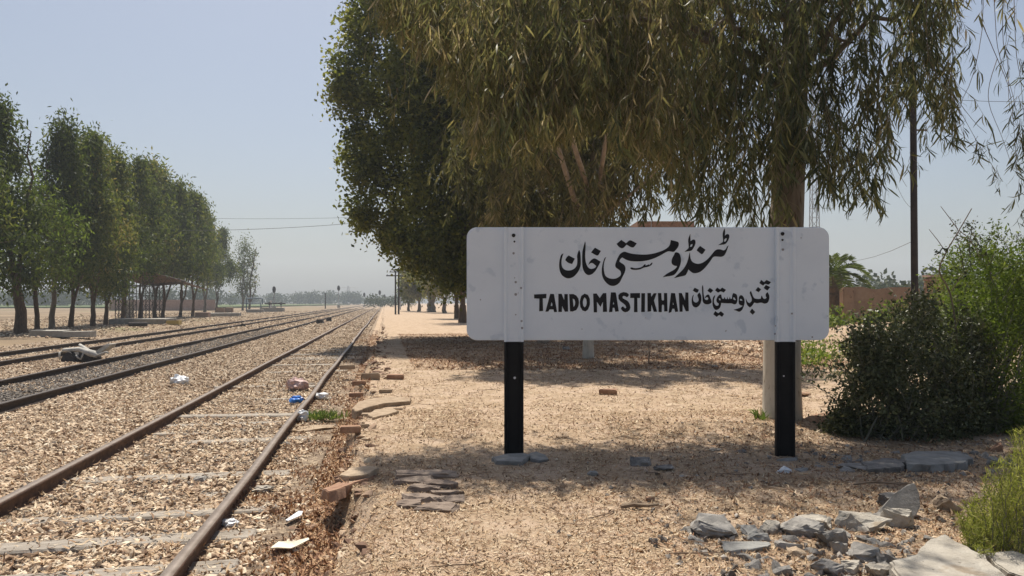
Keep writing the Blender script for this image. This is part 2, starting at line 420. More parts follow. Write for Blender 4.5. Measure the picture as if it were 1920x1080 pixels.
def field_z(X, Y):
    s = X + TS * Y
    return -0.05 + 0.10 * (vnoise(X / 3.1, Y / 3.1, 31) - 0.5) + 0.25 * (vnoise(X / 14, Y / 14, 32) - 0.5) * sstep((-18 - s) / 12) - 0.16 * sstep((s + 14.2) / 1.2)
S_f = -grow(13.0, 950, 0.4, 1.06)[::-1]
YF = np.concatenate([np.arange(0.5, 60, 0.6), grow(60, 1090, 0.7, 1.06)])
o = link('field', grid_mesh('field', S_f, YF, field_z), M['field'], smooth=True)
tag(o, kind='structure')
M['crop'] = surf('green_crop', [(0.3, (0.05, 0.075, 0.02)), (0.6, (0.09, 0.12, 0.035)), (0.8, (0.20, 0.18, 0.085))], scale=.05, stretch=(1, .3, 1), bump=.5, bscale=2, bdist=.2, rough=.95)
bm = bmesh.new()
vs = [bm.verts.new(p) for p in ((-420, 195, .32), (-72, 185, .32), (-90, 430, .42), (-420, 430, .42))]
bm.faces.new(vs)
r_ = bmesh.ops.extrude_face_region(bm, geom=list(bm.faces))
for v in r_['geom']:
    if isinstance(v, bmesh.types.BMVert): v.co.z -= .6
o = bm_obj('crop_field', bm, M['crop'])
tag(o, kind='structure')
bm = bmesh.new()
add_box(bm, Vector((-300, 582, -1.0)), (2180, 1215, 0.5))
o = bm_obj('ground', bm, M['field'])
tag(o, kind='structure')

# ------------------------------------------------------------------ scatter (uncountable litter) with instanced little meshes
def hull_mesh(name, m, n=12, size=(1, 1, 1), seed=0):
    r = random.Random(seed)
    b = bmesh.new()
    for _ in range(n):
        v = Vector((r.gauss(0, 1), r.gauss(0, 1), r.gauss(0, 1))).normalized() * r.uniform(0.8, 1.0)
        b.verts.new((v.x * size[0] / 2, v.y * size[1] / 2, v.z * size[2] / 2))
    res = bmesh.ops.convex_hull(b, input=b.verts)
    junk = [g for g in res["geom_interior"] + res["geom_unused"] if isinstance(g, bmesh.types.BMVert)]
    bmesh.ops.delete(b, geom=list(set(junk)), context='VERTS')
    bmesh.ops.recalc_face_normals(b, faces=b.faces)
    me = bpy.data.meshes.new(name); b.to_mesh(me); b.free()
    me.materials.append(m)
    return me

def curl_mesh(name, m, L=1.0, W=0.13, bend=0.6, curl=0.12, seg=5, seed=0):
    """a dry curved leaf, length about L, lying in XY"""
    r = random.Random(seed)
    b = bmesh.new()
    rows = []
    for i in range(seg + 1):
        t = i / seg
        a = bend * (t - 0.5)
        x = math.sin(a) / max(abs(bend), 1e-3) * L if abs(bend) > 1e-3 else (t - .5) * L
        y = (1 - math.cos(a)) / max(abs(bend), 1e-3) * L
        w = W * (math.sin(math.pi * (0.06 + 0.9 * t)) ** 0.8) / 2
        z = curl * L * (4 * (t - 0.5) ** 2) + r.uniform(0, 0.02)
        nx, ny = -math.sin(a), math.cos(a)
        tw = r.uniform(-0.3, 0.3)
        rows.append((b.verts.new((x + nx * w, y + ny * w, z + tw * w)), b.verts.new((x - nx * w, y - ny * w, z - tw * w))))
    for p, q in zip(rows, rows[1:]):
        b.faces.new((p[0], p[1], q[1], q[0]))
    me = bpy.data.meshes.new(name); b.to_mesh(me); b.free()
    me.materials.append(m)
    return me

def proto_collection(name, meshes):
    c = bpy.data.collections.new(name)
    for i, me in enumerate(meshes):
        c.objects.link(bpy.data.objects.new(me.name, me))
    return c

def scatter(name, P, R, S, coll, m):
    n = len(P)
    me = bpy.data.meshes.new(name)
    me.vertices.add(n)
    me.vertices.foreach_set("co", np.asarray(P, np.float32).ravel())
    a = me.attributes.new("rot", 'FLOAT_VECTOR', 'POINT'); a.data.foreach_set("vector", np.asarray(R, np.float32).ravel())
    a = me.attributes.new("scl", 'FLOAT_VECTOR', 'POINT'); a.data.foreach_set("vector", np.asarray(S, np.float32).ravel())
    a = me.attributes.new("pick", 'INT', 'POINT'); a.data.foreach_set("value", RG.integers(0, len(coll.objects), n).astype(np.int32))
    me.update()
    ob = link(name, me, m)
    ng = bpy.data.node_groups.new(name + "_nodes", 'GeometryNodeTree')
    ng.interface.new_socket("Geometry", in_out='INPUT', socket_type='NodeSocketGeometry')
    ng.interface.new_socket("Geometry", in_out='OUTPUT', socket_type='NodeSocketGeometry')
    N, L = ng.nodes, ng.links
    gi = N.new('NodeGroupInput'); go = N.new('NodeGroupOutput')
    ci = N.new('GeometryNodeCollectionInfo'); ci.inputs[0].default_value = coll
    ci.inputs['Separate Children'].default_value = True; ci.inputs['Reset Children'].default_value = True
    ip = N.new('GeometryNodeInstanceOnPoints'); ip.inputs['Pick Instance'].default_value = True
    def named(nm, dt):
        k = N.new('GeometryNodeInputNamedAttribute'); k.data_type = dt; k.inputs['Name'].default_value = nm
        return k.outputs['Attribute']
    L.new(gi.outputs[0], ip.inputs['Points']); L.new(ci.outputs[0], ip.inputs['Instance'])
    L.new(named("pick", 'INT'), ip.inputs['Instance Index'])
    L.new(named("rot", 'FLOAT_VECTOR'), ip.inputs['Rotation'])
    L.new(named("scl", 'FLOAT_VECTOR'), ip.inputs['Scale'])
    L.new(ip.outputs[0], go.inputs[0])
    md = ob.modifiers.new("scatter", 'NODES'); md.node_group = ng
    tag(ob, kind='stuff')
    return ob

def sample(n, y0, y1, s0, s1, power=1.0, pxlim=(-80, 2000)):
    """random ground points inside the camera's sweep (a bit wider), denser towards the camera by 1/Y"""
    u = RG.random(n * 2)
    Y = y0 * (y1 / y0) ** u if power else y0 + (y1 - y0) * u
    s = s0 + (s1 - s0) * RG.random(n * 2)
    X = s - TS * Y
    px = CX + X * F / Y
    k = (px > pxlim[0]) & (px < pxlim[1])
    return X[k][:n], Y[k][:n], s[k][:n]

stones = proto_collection("stone_protos", [hull_mesh("ballast_stone", M['i_stone'], 11, (1, .75, .6), k) for k in range(7)])
flats = proto_collection('flat_stone_protos', [hull_mesh('flat_ballast_stone', M['i_stone'], 12, (1, .55, .34), 70 + k) for k in range(7)])
greys = proto_collection("grey_protos", [hull_mesh("grey_ballast_stone", M['i_grey'], 11, (1, .75, .6), 40 + k) for k in range(6)])
leaves = proto_collection("leaf_protos", [curl_mesh("fallen_leaf", M['i_leaf'], 1, .15, b, c, 5, k) for k, (b, c) in enumerate([(0.5, .05), (1.2, .10), (1.8, .06), (2.3, .12), (-1.0, .15), (0.9, .2)])])
reds = proto_collection("redleaf_protos", [curl_mesh("red_brown_leaf", M['i_redleaf'], 1, .17, b, c, 5, 20 + k) for k, (b, c) in enumerate([(0.6, .08), (1.4, .14), (2.2, .10), (-1.2, .2)])])
def twig_mesh(seed):
    r = random.Random(seed); b = bmesh.new()
    pts = [(-.5 + .25 * i, r.uniform(-.06, .06), r.uniform(0, .03)) for i in range(5)]
    add_tube(b, pts, [.012, .014, .013, .010, .006], 4)
    me = bpy.data.meshes.new("fallen_twig"); b.to_mesh(me); b.free(); me.materials.append(M['i_twig']); return me
rubs = proto_collection('edge_rubble_protos', [hull_mesh('edge_rubble', M['i_redstone'], 12, (1, .7, .4), 90 + k) for k in range(6)])
greyrub = proto_collection('grey_rubble_protos', [hull_mesh('grey_rubble', M['greystone'], 16, (1, .75, .5), 130 + k) for k in range(8)])
twigs = proto_collection("twig_protos", [twig_mesh(k) for k in range(4)])

def rots(n, tilt=0.35):
    return np.stack([RG.normal(0, tilt, n), RG.normal(0, tilt, n), RG.random(n) * 6.283], -1)

def scl(n, lo, hi, flat=1.0):
    k = (lo + (hi - lo) * RG.random(n) ** 1.6)
    return np.stack([k, k, k * flat], -1)

RAILS = (-1.22, -2.92, -5.65, -7.35, -9.75, -11.45)
def off_rail(s, d=0.06):
    k = np.ones(len(s), bool)
    for r in RAILS: k &= np.abs(s - r) > d
    return k

# ballast: tan stones near track 1 and between tracks, grey ones inside the middle track
def ballast(name, n, y0, y1, s0, s1, lo, hi, coll, m, lift=0.0, tilt=0.8):
    X, Y, s = sample(n, y0, y1, s0, s1)
    k = off_rail(s)
    # the sleepers of the near track stay half bare
    sl = (np.abs(((Y * 1.0134 - TS * s) / 0.66) % 1.0 - 0.5) < 0.16) & (s < -1.0) & (s > -3.1) & (Y < 14) & (RG.random(len(Y)) < 0.30)
    k &= ~sl
    X, Y = X[k], Y[k]
    Z = bed_z(X, Y) + lift
    return scatter(name, np.stack([X, Y, Z], -1), rots(len(X), tilt), scl(len(X), lo, hi), coll, m)

ballast('ballast', 20000, 3.6, 14, -6.0, -0.85, 0.05, 0.135, flats, M['i_stone'], tilt=.45)
ballast('ballast', 16000, 3.6, 14, -6.0, -0.85, 0.025, 0.06, stones, M['i_stone'])
ballast('ballast', 3500, 3.6, 14, -3.2, -0.85, 0.025, 0.06, greys, M['i_grey'], 0.006)
ballast('ballast', 40000, 14, 46, -9.6, -0.8, 0.05, 0.14, flats, M['i_stone'])
ballast('ballast', 14000, 9, 46, -7.3, -5.7, 0.04, 0.10, greys, M['i_grey'], 0.01)
ballast('ballast', 22000, 46, 190, -13.2, -0.8, 0.10, 0.24, stones, M['i_stone'])
ballast('ballast', 9000, 20, 60, -13.2, -9.6, 0.05, 0.12, stones, M['i_stone'])

def litter(name, n, y0, y1, s0, s1, lo, hi, coll, m, zf, lift=0.006, tilt=0.22, mask=None):
    X, Y, s = sample(n, y0, y1, s0, s1)
    if mask is not None:
        k = mask(X, Y, s) > RG.random(len(X))
        X, Y, s = X[k], Y[k], s[k]
    Z = zf(X, Y) + lift
    return scatter(name, np.stack([X, Y, Z], -1), rots(len(X), tilt), scl(len(X), lo, hi), coll, m)

patchy = lambda X, Y, s: 0.35 + 0.65 * sstep((vnoise(X / 0.7, Y / 0.7, 51) - 0.3) / 0.4)
litter('leaf_litter', 90000, 3.6, 10, -1.0, 6, 0.016, 0.055, leaves, M['i_leaf'], plat_z, lift=.006, tilt=.38, mask=patchy)
litter('leaf_litter', 2500, 3.6, 9, -1.0, 6, 0.04, 0.10, leaves, M['i_leaf'], plat_z, mask=patchy)
litter('leaf_litter', 46000, 8, 30, -0.6, 10, 0.04, 0.11, leaves, M['i_leaf'], plat_z, mask=patchy)
litter('leaf_litter', 17000, 3.6, 12, -1.18, -0.3, 0.04, 0.12, reds, M['i_redleaf'], plat_z, lift=0.012, tilt=0.4)
litter('leaf_litter', 7000, 12, 40, -1.2, -0.25, 0.06, 0.14, reds, M['i_redleaf'], plat_z, lift=0.012, tilt=0.4)
litter('leaf_litter', 5000, 3.6, 16, -5.0, -0.9, 0.04, 0.11, leaves, M['i_leaf'], bed_z, lift=0.03, tilt=0.35)
right_side = lambda X, Y, s: np.clip((X - 0.2) / 2.5, 0, 1)
litter('leaf_litter', 9000, 4.2, 9.5, 0, 7, 0.03, 0.085, reds, M['i_redleaf'], plat_z, mask=right_side, tilt=0.35)
litter('leaf_litter', 30000, 16, 34, 0.6, 12, 0.07, 0.17, reds, M['i_redleaf'], plat_z, tilt=0.35)  # thick red-brown litter, partly standing in for tree shade behind the board
litter('fallen_twigs', 260, 3.8, 24, -0.5, 9, 0.08, 0.34, twigs, M['i_twig'], plat_z, lift=0.01, tilt=0.06)
litter('pebbles', 9000, 3.8, 16, -0.9, 8, 0.008, 0.032, stones, M['i_stone'], plat_z, tilt=0.8)
litter('pebbles', 420, 3.7, 5.1, 1.55, 4.2, 0.02, 0.08, greys, M['i_grey'], plat_z, tilt=0.8)
litter('pebbles', 900, 4.0, 9, 1.0, 6, 0.02, 0.06, greys, M['i_grey'], plat_z, tilt=0.8, mask=right_side)
litter('edge_rubble', 2600, 3.8, 14, -1.14, -0.55, 0.03, 0.09, stones, M['i_stone'], plat_z, lift=.012, tilt=.7)
litter('edge_rubble', 420, 3.8, 14, -0.85, -0.1, 0.04, 0.19, rubs, M['i_redstone'], plat_z, lift=.0, tilt=.3)
litter('edge_rubble', 500, 14, 45, -0.9, 0.1, 0.06, 0.30, rubs, M['i_redstone'], plat_z, lift=.0, tilt=.3)
litter('rubble', 130, 3.8, 4.85, 1.75, 3.35, 0.06, 0.19, greyrub, M['i_grey'], plat_z, lift=-.012, tilt=.5)
litter('rubble', 90, 6.3, 7.3, 3.3, 5.6, 0.05, 0.18, greyrub, M['i_grey'], plat_z, lift=-.012, tilt=.5)
litter('pebbles', 9000, 32, 130, -30, -13.5, 0.08, 0.25, stones, M['i_stone'], field_z, tilt=0.6)

# ------------------------------------------------------------------ railway tracks
PROF = [(-.035, 0), (.035, 0), (.036, -.028), (.012, -.045), (.010, -.115), (.065, -.138), (.065, -.15), (-.065, -.15), (-.065, -.138), (-.010, -.115), (-.012, -.045), (-.036, -.028)]
def rail(s, ztop, msides, mtop, parent, y0=1.5, y1=700, wob=0.012, seed=0):
    Ys = np.concatenate([np.arange(y0, 40, 0.5), grow(40, y1, 0.6, 1.06)])
    w = wob * 2 * (vnoise(Ys / 3.2, Ys * 0 + seed, 77) - 0.5) + wob * 3 * (vnoise(Ys / 9, Ys * 0 + seed, 78) - 0.5)
    wz = 0.012 * (vnoise(Ys / 4, Ys * 0 + seed, 79) - 0.5)
    P = np.array(PROF); n = len(P)
    X = (s + w)[:, None] - TS * Ys[:, None] + P[None, :, 0] * 1.0134
    Y = np.repeat(Ys[:, None], n, 1) + TS * P[None, :, 0]
    Z = ztop + wz[:, None] + P[None, :, 1]
    V = np.stack([X, Y, Z], -1).reshape(-1, 3)
    i = np.arange(len(Ys) - 1)[:, None] * n; j = np.arange(n)[None, :]; j2 = (j + 1) % n
    q = np.stack([i + j, i + j2, i + n + j2, i + n + j], -1)
    me = np_mesh('rail', V, q.reshape(-1), np.arange(q.shape[0] * n) * 4)
    me.materials.append(msides); me.materials.append(mtop)
    mi = np.zeros((q.shape[0], n), np.int32); mi[:, 0] = 1
    me.polygons.foreach_set("material_index", mi.ravel())
    return link('rail', me, None, parent)

tr = empty('railway_track', (0, 0, 0))
tag(tr, 'nearest railway track of two rusty brown rails beside the earth platform', 'railway track', 'tracks running side by side through the station')
rail(-1.22, -0.10, M['rust'], M['railtop'], tr, seed=1, wob=0.016)
rail(-2.92, -0.10, M['rust'], M['railtop'], tr, seed=2)
b = bmesh.new()
add_box(b, Vector((0, 0, 0)), (.022, .56, .075)); bmesh.ops.bevel(b, geom=list(b.edges), offset=.006, segments=1, affect='EDGES')
for dy in (-.2, -.07, .07, .2): add_tube(b, [(.0, dy, 0), (.032, dy, 0)], .016, 6)
o = bm_obj('fishplate', b, M['rust'], tr); o.location = (-1.22 - TS * 6.2 + .030, 6.2, -.182); o.rotation_euler = (0, 0, math.atan(TS))
def sleeper_mesh(seed):
    r = random.Random(seed)
    b = bmesh.new(); add_box(b, Vector((0, 0, -.09)), (2.3, .23, .18), jit=0.015)
    bmesh.ops.bevel(b, geom=list(b.edges), offset=.015, segments=1, affect='EDGES')
    me = bpy.data.meshes.new('sleeper'); b.to_mesh(me); b.free(); me.materials.append(M['sleeper']); return me
slm = [sleeper_mesh(k) for k in range(3)]
for k in range(6, 46):
    v = (k + 0.5) * 0.66                       # distance along the track
    s = -2.07
    Yc = (v + TS * s) / 1.0134
    o = bpy.data.objects.new('sleeper', slm[k % 3]); COL.objects.link(o); o.parent = tr
    o.location = (s - TS * Yc, Yc, float(bed_z(s - TS * Yc, Yc)) + (rnd.uniform(.016, .03) if Yc < 6.3 else rnd.uniform(-0.02, 0.024)))
    o.rotation_euler = (rnd.uniform(-.01, .01), rnd.uniform(-.012, .012), math.atan(TS) + rnd.uniform(-.02, .02))
tr = empty('railway_track', (0, 0, 0))
tag(tr, 'middle railway track of two dark rails over grey ballast', 'railway track', 'tracks running side by side through the station')
rail(-5.65, -0.09, M['darkrail'], M['darktop'], tr, seed=3)
rail(-7.35, -0.09, M['darkrail'], M['darktop'], tr, seed=4)
tr = empty('railway_track', (0, 0, 0))
tag(tr, 'far railway track of two dark rails closest to the row of trees on the left', 'railway track', 'tracks running side by side through the station')
rail(-9.75, -0.09, M['darkrail'], M['darktop'], tr, seed=5)
rail(-11.45, -0.09, M['darkrail'], M['darktop'], tr, seed=6)

# ------------------------------------------------------------------ station sign
SY = 7.10        # board front plane
def sp(px, py, Y=SY): return at(px, py, Y)
sign = empty('station_sign', (0, SY + .05, 0))
tag(sign, 'long white station name board on two black posts with painted black lettering', 'sign')
inv = Matrix.Translation(-Vector(sign.location))
def sign_part(name, bm, m, **k):
    bm.transform(inv)
    return bm_obj(name, bm, m, sign, **k)
def rounded(x0, x1, z0, z1, r, n=8):
    pts = []
    for cx, cz, a0 in ((x1 - r, z1 - r, 0), (x0 + r, z1 - r, 90), (x0 + r, z0 + r, 180), (x1 - r, z0 + r, 270)):
        for i in range(n + 1):
            a = math.radians(a0 + 90 * i / n); pts.append((cx + r * math.cos(a), cz + r * math.sin(a)))
    return pts
bl, bt = sp(875, 426).x, sp(875, 426).z
br, bb = sp(1555, 638).x, sp(1555, 638).z
bm = bmesh.new()
f = [bm.verts.new((x, SY, z)) for x, z in rounded(bl, br, bb, bt, .095)]
bm.faces.new(f)
ret = bmesh.ops.extrude_face_region(bm, geom=list(bm.faces))
for v in ret['geom']:
    if isinstance(v, bmesh.types.BMVert): v.co.y += 0.035
edges = [e for e in bm.edges if abs(e.verts[0].co.y - e.verts[1].co.y) < 1e-6 and e.verts[0].co.y < SY + .001]
bmesh.ops.bevel(bm, geom=edges, offset=.006, segments=2, affect='EDGES')
sign_part('board', bm, M['white'])

def channel(x0, x1, z0, z1, yf, m, name, flip=False):
    """U channel standing on end, open side to the front: web set back between two rounded flanges"""
    fw = .020; wy = yf + .030
    prof = [(x0, yf + .055), (x0, yf + .006), (x0 + .006, yf), (x0 + fw, yf), (x0 + fw + .006, yf + .006), (x0 + fw + .016, wy - .008), (x0 + fw + .03, wy),
            (x1 - fw - .03, wy), (x1 - fw - .016, wy - .008), (x1 - fw - .006, yf + .006), (x1 - fw, yf), (x1 - .006, yf), (x1, yf + .006), (x1, yf + .055)]
    bm = bmesh.new()
    a = [bm.verts.new((x, y, z0)) for x, y in prof]; b = [bm.verts.new((x, y, z1)) for x, y in prof]
    n = len(prof)
    for i in range(n):
        bm.faces.new((a[i], a[(i + 1) % n], b[(i + 1) % n], b[i]))
    bm.faces.new(a[::-1]); bm.faces.new(b)
    return sign_part(name, bm, m)
for (xa, xb, base) in ((945, 982, 850), (1452, 1488, 857)):
    x0, x1 = sp(xa, 600).x, sp(xb, 600).x
    channel(x0, x1, bb - .012, bt - .004, SY - .0565, M['white'], 'post_top')
    channel(x0 + .002, x1 - .002, -0.3, bb - .0125, SY - .0545, M['black'], 'post')
def disc(name, px, py, rpx, y, m, depth=.006, squash=1.0):
    c = sp(px, py, y); r = rpx * SY / F
    bm = bmesh.new()
    pts = [Vector((c.x + r * math.cos(t) * (1 + .08 * math.sin(3 * t)), 0, c.z + r * squash * math.sin(t))) for t in [k * math.pi / 7 for k in range(14)]]
    f = [bm.verts.new((p.x, y - depth, p.z)) for p in pts]; g = [bm.verts.new((p.x, y + .002, p.z)) for p in pts]
    bm.faces.new(f)
    for i in range(14): bm.faces.new((f[i], g[i], g[(i + 1) % 14], f[(i + 1) % 14]))
    return sign_part(name, bm, m)
yw = SY - .0265
for px, py, r in ((963, 441.5, 3.5), (964.5, 453, 1.8), (1467, 438.5, 3.5), (1467, 450, 1.9)):
    disc('bolt', px, py, r, yw, M['bolt'])
for px, py, r in ((963, 475, 2.2), (967, 529, 2.2), (967, 552, 2.6), (972, 549.5, 1.0), (965, 521, 1.0), (967, 590, 1.3), (1468, 468, 2.4)):
    disc('paint_chip', px, py, r, yw, M['chip'], .001)
for px, py, r in ((977, 540, 2), (978, 602, 2), (979, 615, 2.2), (1485, 588, 1.8), (1454, 611, 1.2), (1453, 626, 1.6)):
    disc('paint_chip', px, py, r, SY - .0565, M['chip'], .001)
for px, py, r in ((901, 562, 1.2), (1523, 632, 1.6), (1502, 446, 1.1), (1091, 617, 1.0)):
    disc('paint_chip', px, py, r, SY, M['chip'], .001)
disc('hole_light', 965, 708.5, 2.4, SY - .0245, M['holelight'], .002)  # pale discs painted in place of light seen through bolt holes
disc('hole_light', 1469.5, 705, 1.5, SY - .0245, M['holelight'], .002)

# lettering: traced outlines in (origin x, origin y, scale) photo coordinates
def cat(pts, n=4, sharp=62):
    """smooth a closed outline but keep its sharp corners"""
    P = [Vector(p) for p in pts]; N = len(P); out = []
    def corner(i):
        a = (P[i] - P[i - 1]).normalized(); b = (P[(i + 1) % N] - P[i]).normalized()
        return a.dot(b) < math.cos(math.radians(sharp))
    C = [corner(i) for i in range(N)]
    for i in range(N):
        p0, p1, p2, p3 = P[i - 1], P[i], P[(i + 1) % N], P[(i + 2) % N]
        m1 = (p2 - p1) if C[i] else (p2 - p0) / 2
        m2 = (p2 - p1) if C[(i + 1) % N] else (p3 - p1) / 2
        lim = (p2 - p1).length
        if m1.length > lim: m1 = m1.normalized() * lim
        if m2.length > lim: m2 = m2.normalized() * lim
        for k in range(n):
            t = k / n; t2, t3 = t * t, t * t * t
            out.append(p1 * (2 * t3 - 3 * t2 + 1) + m1 * (t3 - 2 * t2 + t) + p2 * (-2 * t3 + 3 * t2) + m2 * (t3 - t2))
    return out
DG = bpy.context.evaluated_depsgraph_get
def letter(name, loops, ox, oy, sc, smooth=True):
    cu = bpy.data.curves.new(name, 'CURVE'); cu.dimensions = '2D'; cu.fill_mode = 'BOTH'; cu.extrude = 0.0009
    for lp in loops:
        pts = cat(lp) if smooth else cat(lp, 3, 25)
        s_ = cu.splines.new('POLY'); s_.points.add(len(pts) - 1); s_.use_cyclic_u = True
        for q, p in zip(s_.points, pts):
            w = sp(ox + p.x / sc, oy + p.y / sc)
            q.co = (w.x - sign.location.x, w.z, 0, 1)
    ob = bpy.data.objects.new(name, cu); COL.objects.link(ob)
    me = bpy.data.meshes.new_from_object(ob.evaluated_get(DG()))
    bpy.data.objects.remove(ob); bpy.data.curves.remove(cu)
    me.transform(Matrix.Translation((0, SY - .0012 - sign.location.y, -sign.location.z)) @ Matrix.Rotation(math.radians(90), 4, 'X'))
    me.materials.clear()
    return link(name, me, M['ink'], sign)
U1 = (1040, 430, 9.0); U2 = (1140, 430, 9.0); U3 = (1230, 420, 9.0); SD = (1290, 510, 10.8); EN = (1000, 540, 12.8); E2 = (1150, 540, 12.8)
urdu = [
 (U1, [[(150,405),(110,430),(85,510),(75,600),(85,690),(120,770),(180,815),(240,828),(310,805),(370,750),(415,680),(438,600),(440,500),(432,400),(415,345),(400,370),(378,445),(382,520),(375,600),(345,650),(290,685),(225,695),(170,680),(130,640),(115,570),(122,490),(140,430)]]),
 (U1, [[(235,440),(340,495),(295,585),(230,565),(178,520),(200,475)]]),
 (U1, [[(513,200),(490,280),(468,380),(463,500),(468,620),(485,690),(520,745),(570,772),(630,755),(680,710),(720,650),(775,545),(740,525),(700,500),(660,492),(620,515),(590,550),(565,605),(600,575),(640,570),(700,618),(680,650),(620,668),(580,655),(548,615),(525,550),(515,450),(520,330),(522,240)]]),
 (U1, [[(680,310),(780,365),(735,435),(705,440),(615,390),(640,355)]]),
 (U1, [[(868,465),(840,490),(810,580),(795,680),(800,770),(830,850),(880,910),(930,945),(990,955),(1050,935),(1100,890),(1140,810),(1180,730),(1195,660),(1185,620),(1160,590),(1120,565),(1090,540),(1110,500),(1140,475),(1200,510),(1280,535),(1400,542),(1500,535),(1600,515),(1700,480),(1800,430),(1880,385),(1930,370),(2005,380),(2050,340),(2085,290),(2095,240),(2075,210),(2020,195),(1960,180),(1950,230),(1940,265),(1910,305),(1840,350),(1750,385),(1660,410),(1550,425),(1440,425),(1330,415),(1250,398),(1185,378),(1150,385),(1100,420),(1065,480),(1040,540),(1022,600),(1030,640),(1060,665),(1095,690),(1115,720),(1115,770),(1080,805),(1030,830),(980,835),(930,828),(880,805),(850,770),(832,700),(828,620),(838,550),(855,500)]]),
 (U1, [[(1125,178),(1205,235),(1275,185),(1385,238),(1335,300),(1290,302),(1215,258),(1150,318),(1090,300),(1043,245)]]),
 (U2, [[(370,655),(395,642),(450,655),(520,650),(575,630),(615,592),(635,588),(630,612),(675,598),(692,586),(692,608),(738,562),(752,565),(735,600),(680,630),(600,648),(540,675),(460,685),(400,678)]]),
 (U2, [[(1160,388),(1200,405),(1225,460),(1232,530),(1215,610),(1180,690),(1140,745),(1100,775),(1030,790),(920,808),(1000,745),(1100,690),(1150,650),(1165,620),(1120,612),(1085,590),(1072,550),(1082,490),(1115,430),(1130,395)]]),
 (U3, [[(570,475),(560,510),(545,580),(515,670),(460,760),(380,840),(300,915),(400,890),(490,868),(520,830),(548,765),(570,790),(620,825),(670,830),(740,810),(800,765),(860,700),(920,620),(970,555),(1040,550),(1100,553),(1150,530),(1185,470),(1225,360),(1200,380),(1175,425),(1140,445),(1090,430),(1040,428),(1000,445),(960,490),(910,550),(850,610),(780,655),(710,672),(640,655),(600,620),(578,560),(574,500)]]),
 (U3, [[(745,370),(835,435),(790,500),(765,508),(685,445),(710,405)]]),
 (U3, [[(578,165),(555,220),(543,270),(548,340),(550,400),(520,435),(478,470),(540,460),(600,445),(640,390),(665,330),(662,280),(640,262),(610,270),(583,290),(580,230)], [(575,385),(585,350),(615,338),(612,365),(595,385)]]),
 (U3, [[(1160,72),(1135,120),(1125,180),(1130,250),(1128,300),(1095,325),(1045,358),(1110,350),(1165,340),(1210,290),(1237,220),(1230,180),(1205,170),(1180,180),(1162,200),(1165,130)], [(1148,295),(1155,260),(1180,240),(1195,245),(1185,275),(1165,298)]]),
]
sindhi = [
 [[(118,455),(90,490),(75,560),(80,640),(105,695),(155,718),(210,695),(250,640),(270,560),(262,470),(232,415),(205,440),(190,475),(205,520),(215,560),(200,600),(160,620),(120,600),(103,560),(105,510)]],
 [[(135,318),(220,360),(195,415),(160,415),(95,375)]],
 [[(297,262),(283,300),(285,400),(292,520),(300,600),(330,640),(380,655),(440,645),(475,615),(470,570),(450,520),(430,470),(405,455),(370,475),(340,520),(352,525),(385,505),(410,530),(400,565),(360,565),(335,540),(322,480),(312,400),(308,310)]],
 [[(440,320),(510,370),(460,428),(390,380)]],
 [[(548,465),(510,510),(495,590),(500,680),(530,745),(570,768),(625,745),(660,690),(672,625),(720,630),(800,635),(880,635),(940,655),(980,635),(1000,570),(995,490),(975,450),(920,425),(900,460),(892,510),(890,540),(860,545),(845,500),(835,545),(808,550),(795,500),(785,550),(755,545),(742,505),(725,545),(690,535),(672,455),(640,460),(600,500),(575,560),(585,610),(620,640),(615,675),(580,685),(545,660),(525,610),(528,550),(545,500)], [(622,545),(645,530),(658,560),(650,580),(632,562)], [(920,510),(940,520),(965,560),(955,572),(915,550)]],
 [[(590,315),(650,355),(690,315),(770,362),(725,415),(660,392),(610,415),(548,370)]],
 [[(550,790),(610,835),(665,795),(730,850),(690,908),(630,870),(580,908),(512,855)]],
 [[(1070,465),(1110,490),(1140,550),(1145,620),(1125,700),(1090,770),(1040,805),(980,785),(918,765),(990,745),(1060,720),(1110,685),(1060,670),(1030,640),(1025,560),(1035,500)], [(1045,570),(1060,540),(1090,555),(1100,580),(1070,580)]],
 [[(1275,380),(1250,420),(1270,480),(1290,540),(1285,590),(1245,630),(1205,605),(1170,535),(1175,600),(1200,670),(1250,718),(1290,690),(1340,620),(1400,632),(1480,620),(1550,640),(1610,620),(1640,560),(1645,480),(1610,405),(1575,445),(1575,490),(1590,520),(1560,545),(1520,530),(1495,475),(1480,500),(1475,540),(1420,545),(1350,535),(1320,500),(1300,450)]],
 [[(1415,305),(1480,350),(1430,410),(1365,370)]],
 [[(1480,160),(1540,205),(1590,160),(1680,205),(1630,255),(1565,240),(1520,275),(1445,225)]],
 [[(1575,262),(1665,305),(1605,375),(1532,325)]],
 [[(1295,740),(1360,810),(1310,865),(1248,810)]],
]
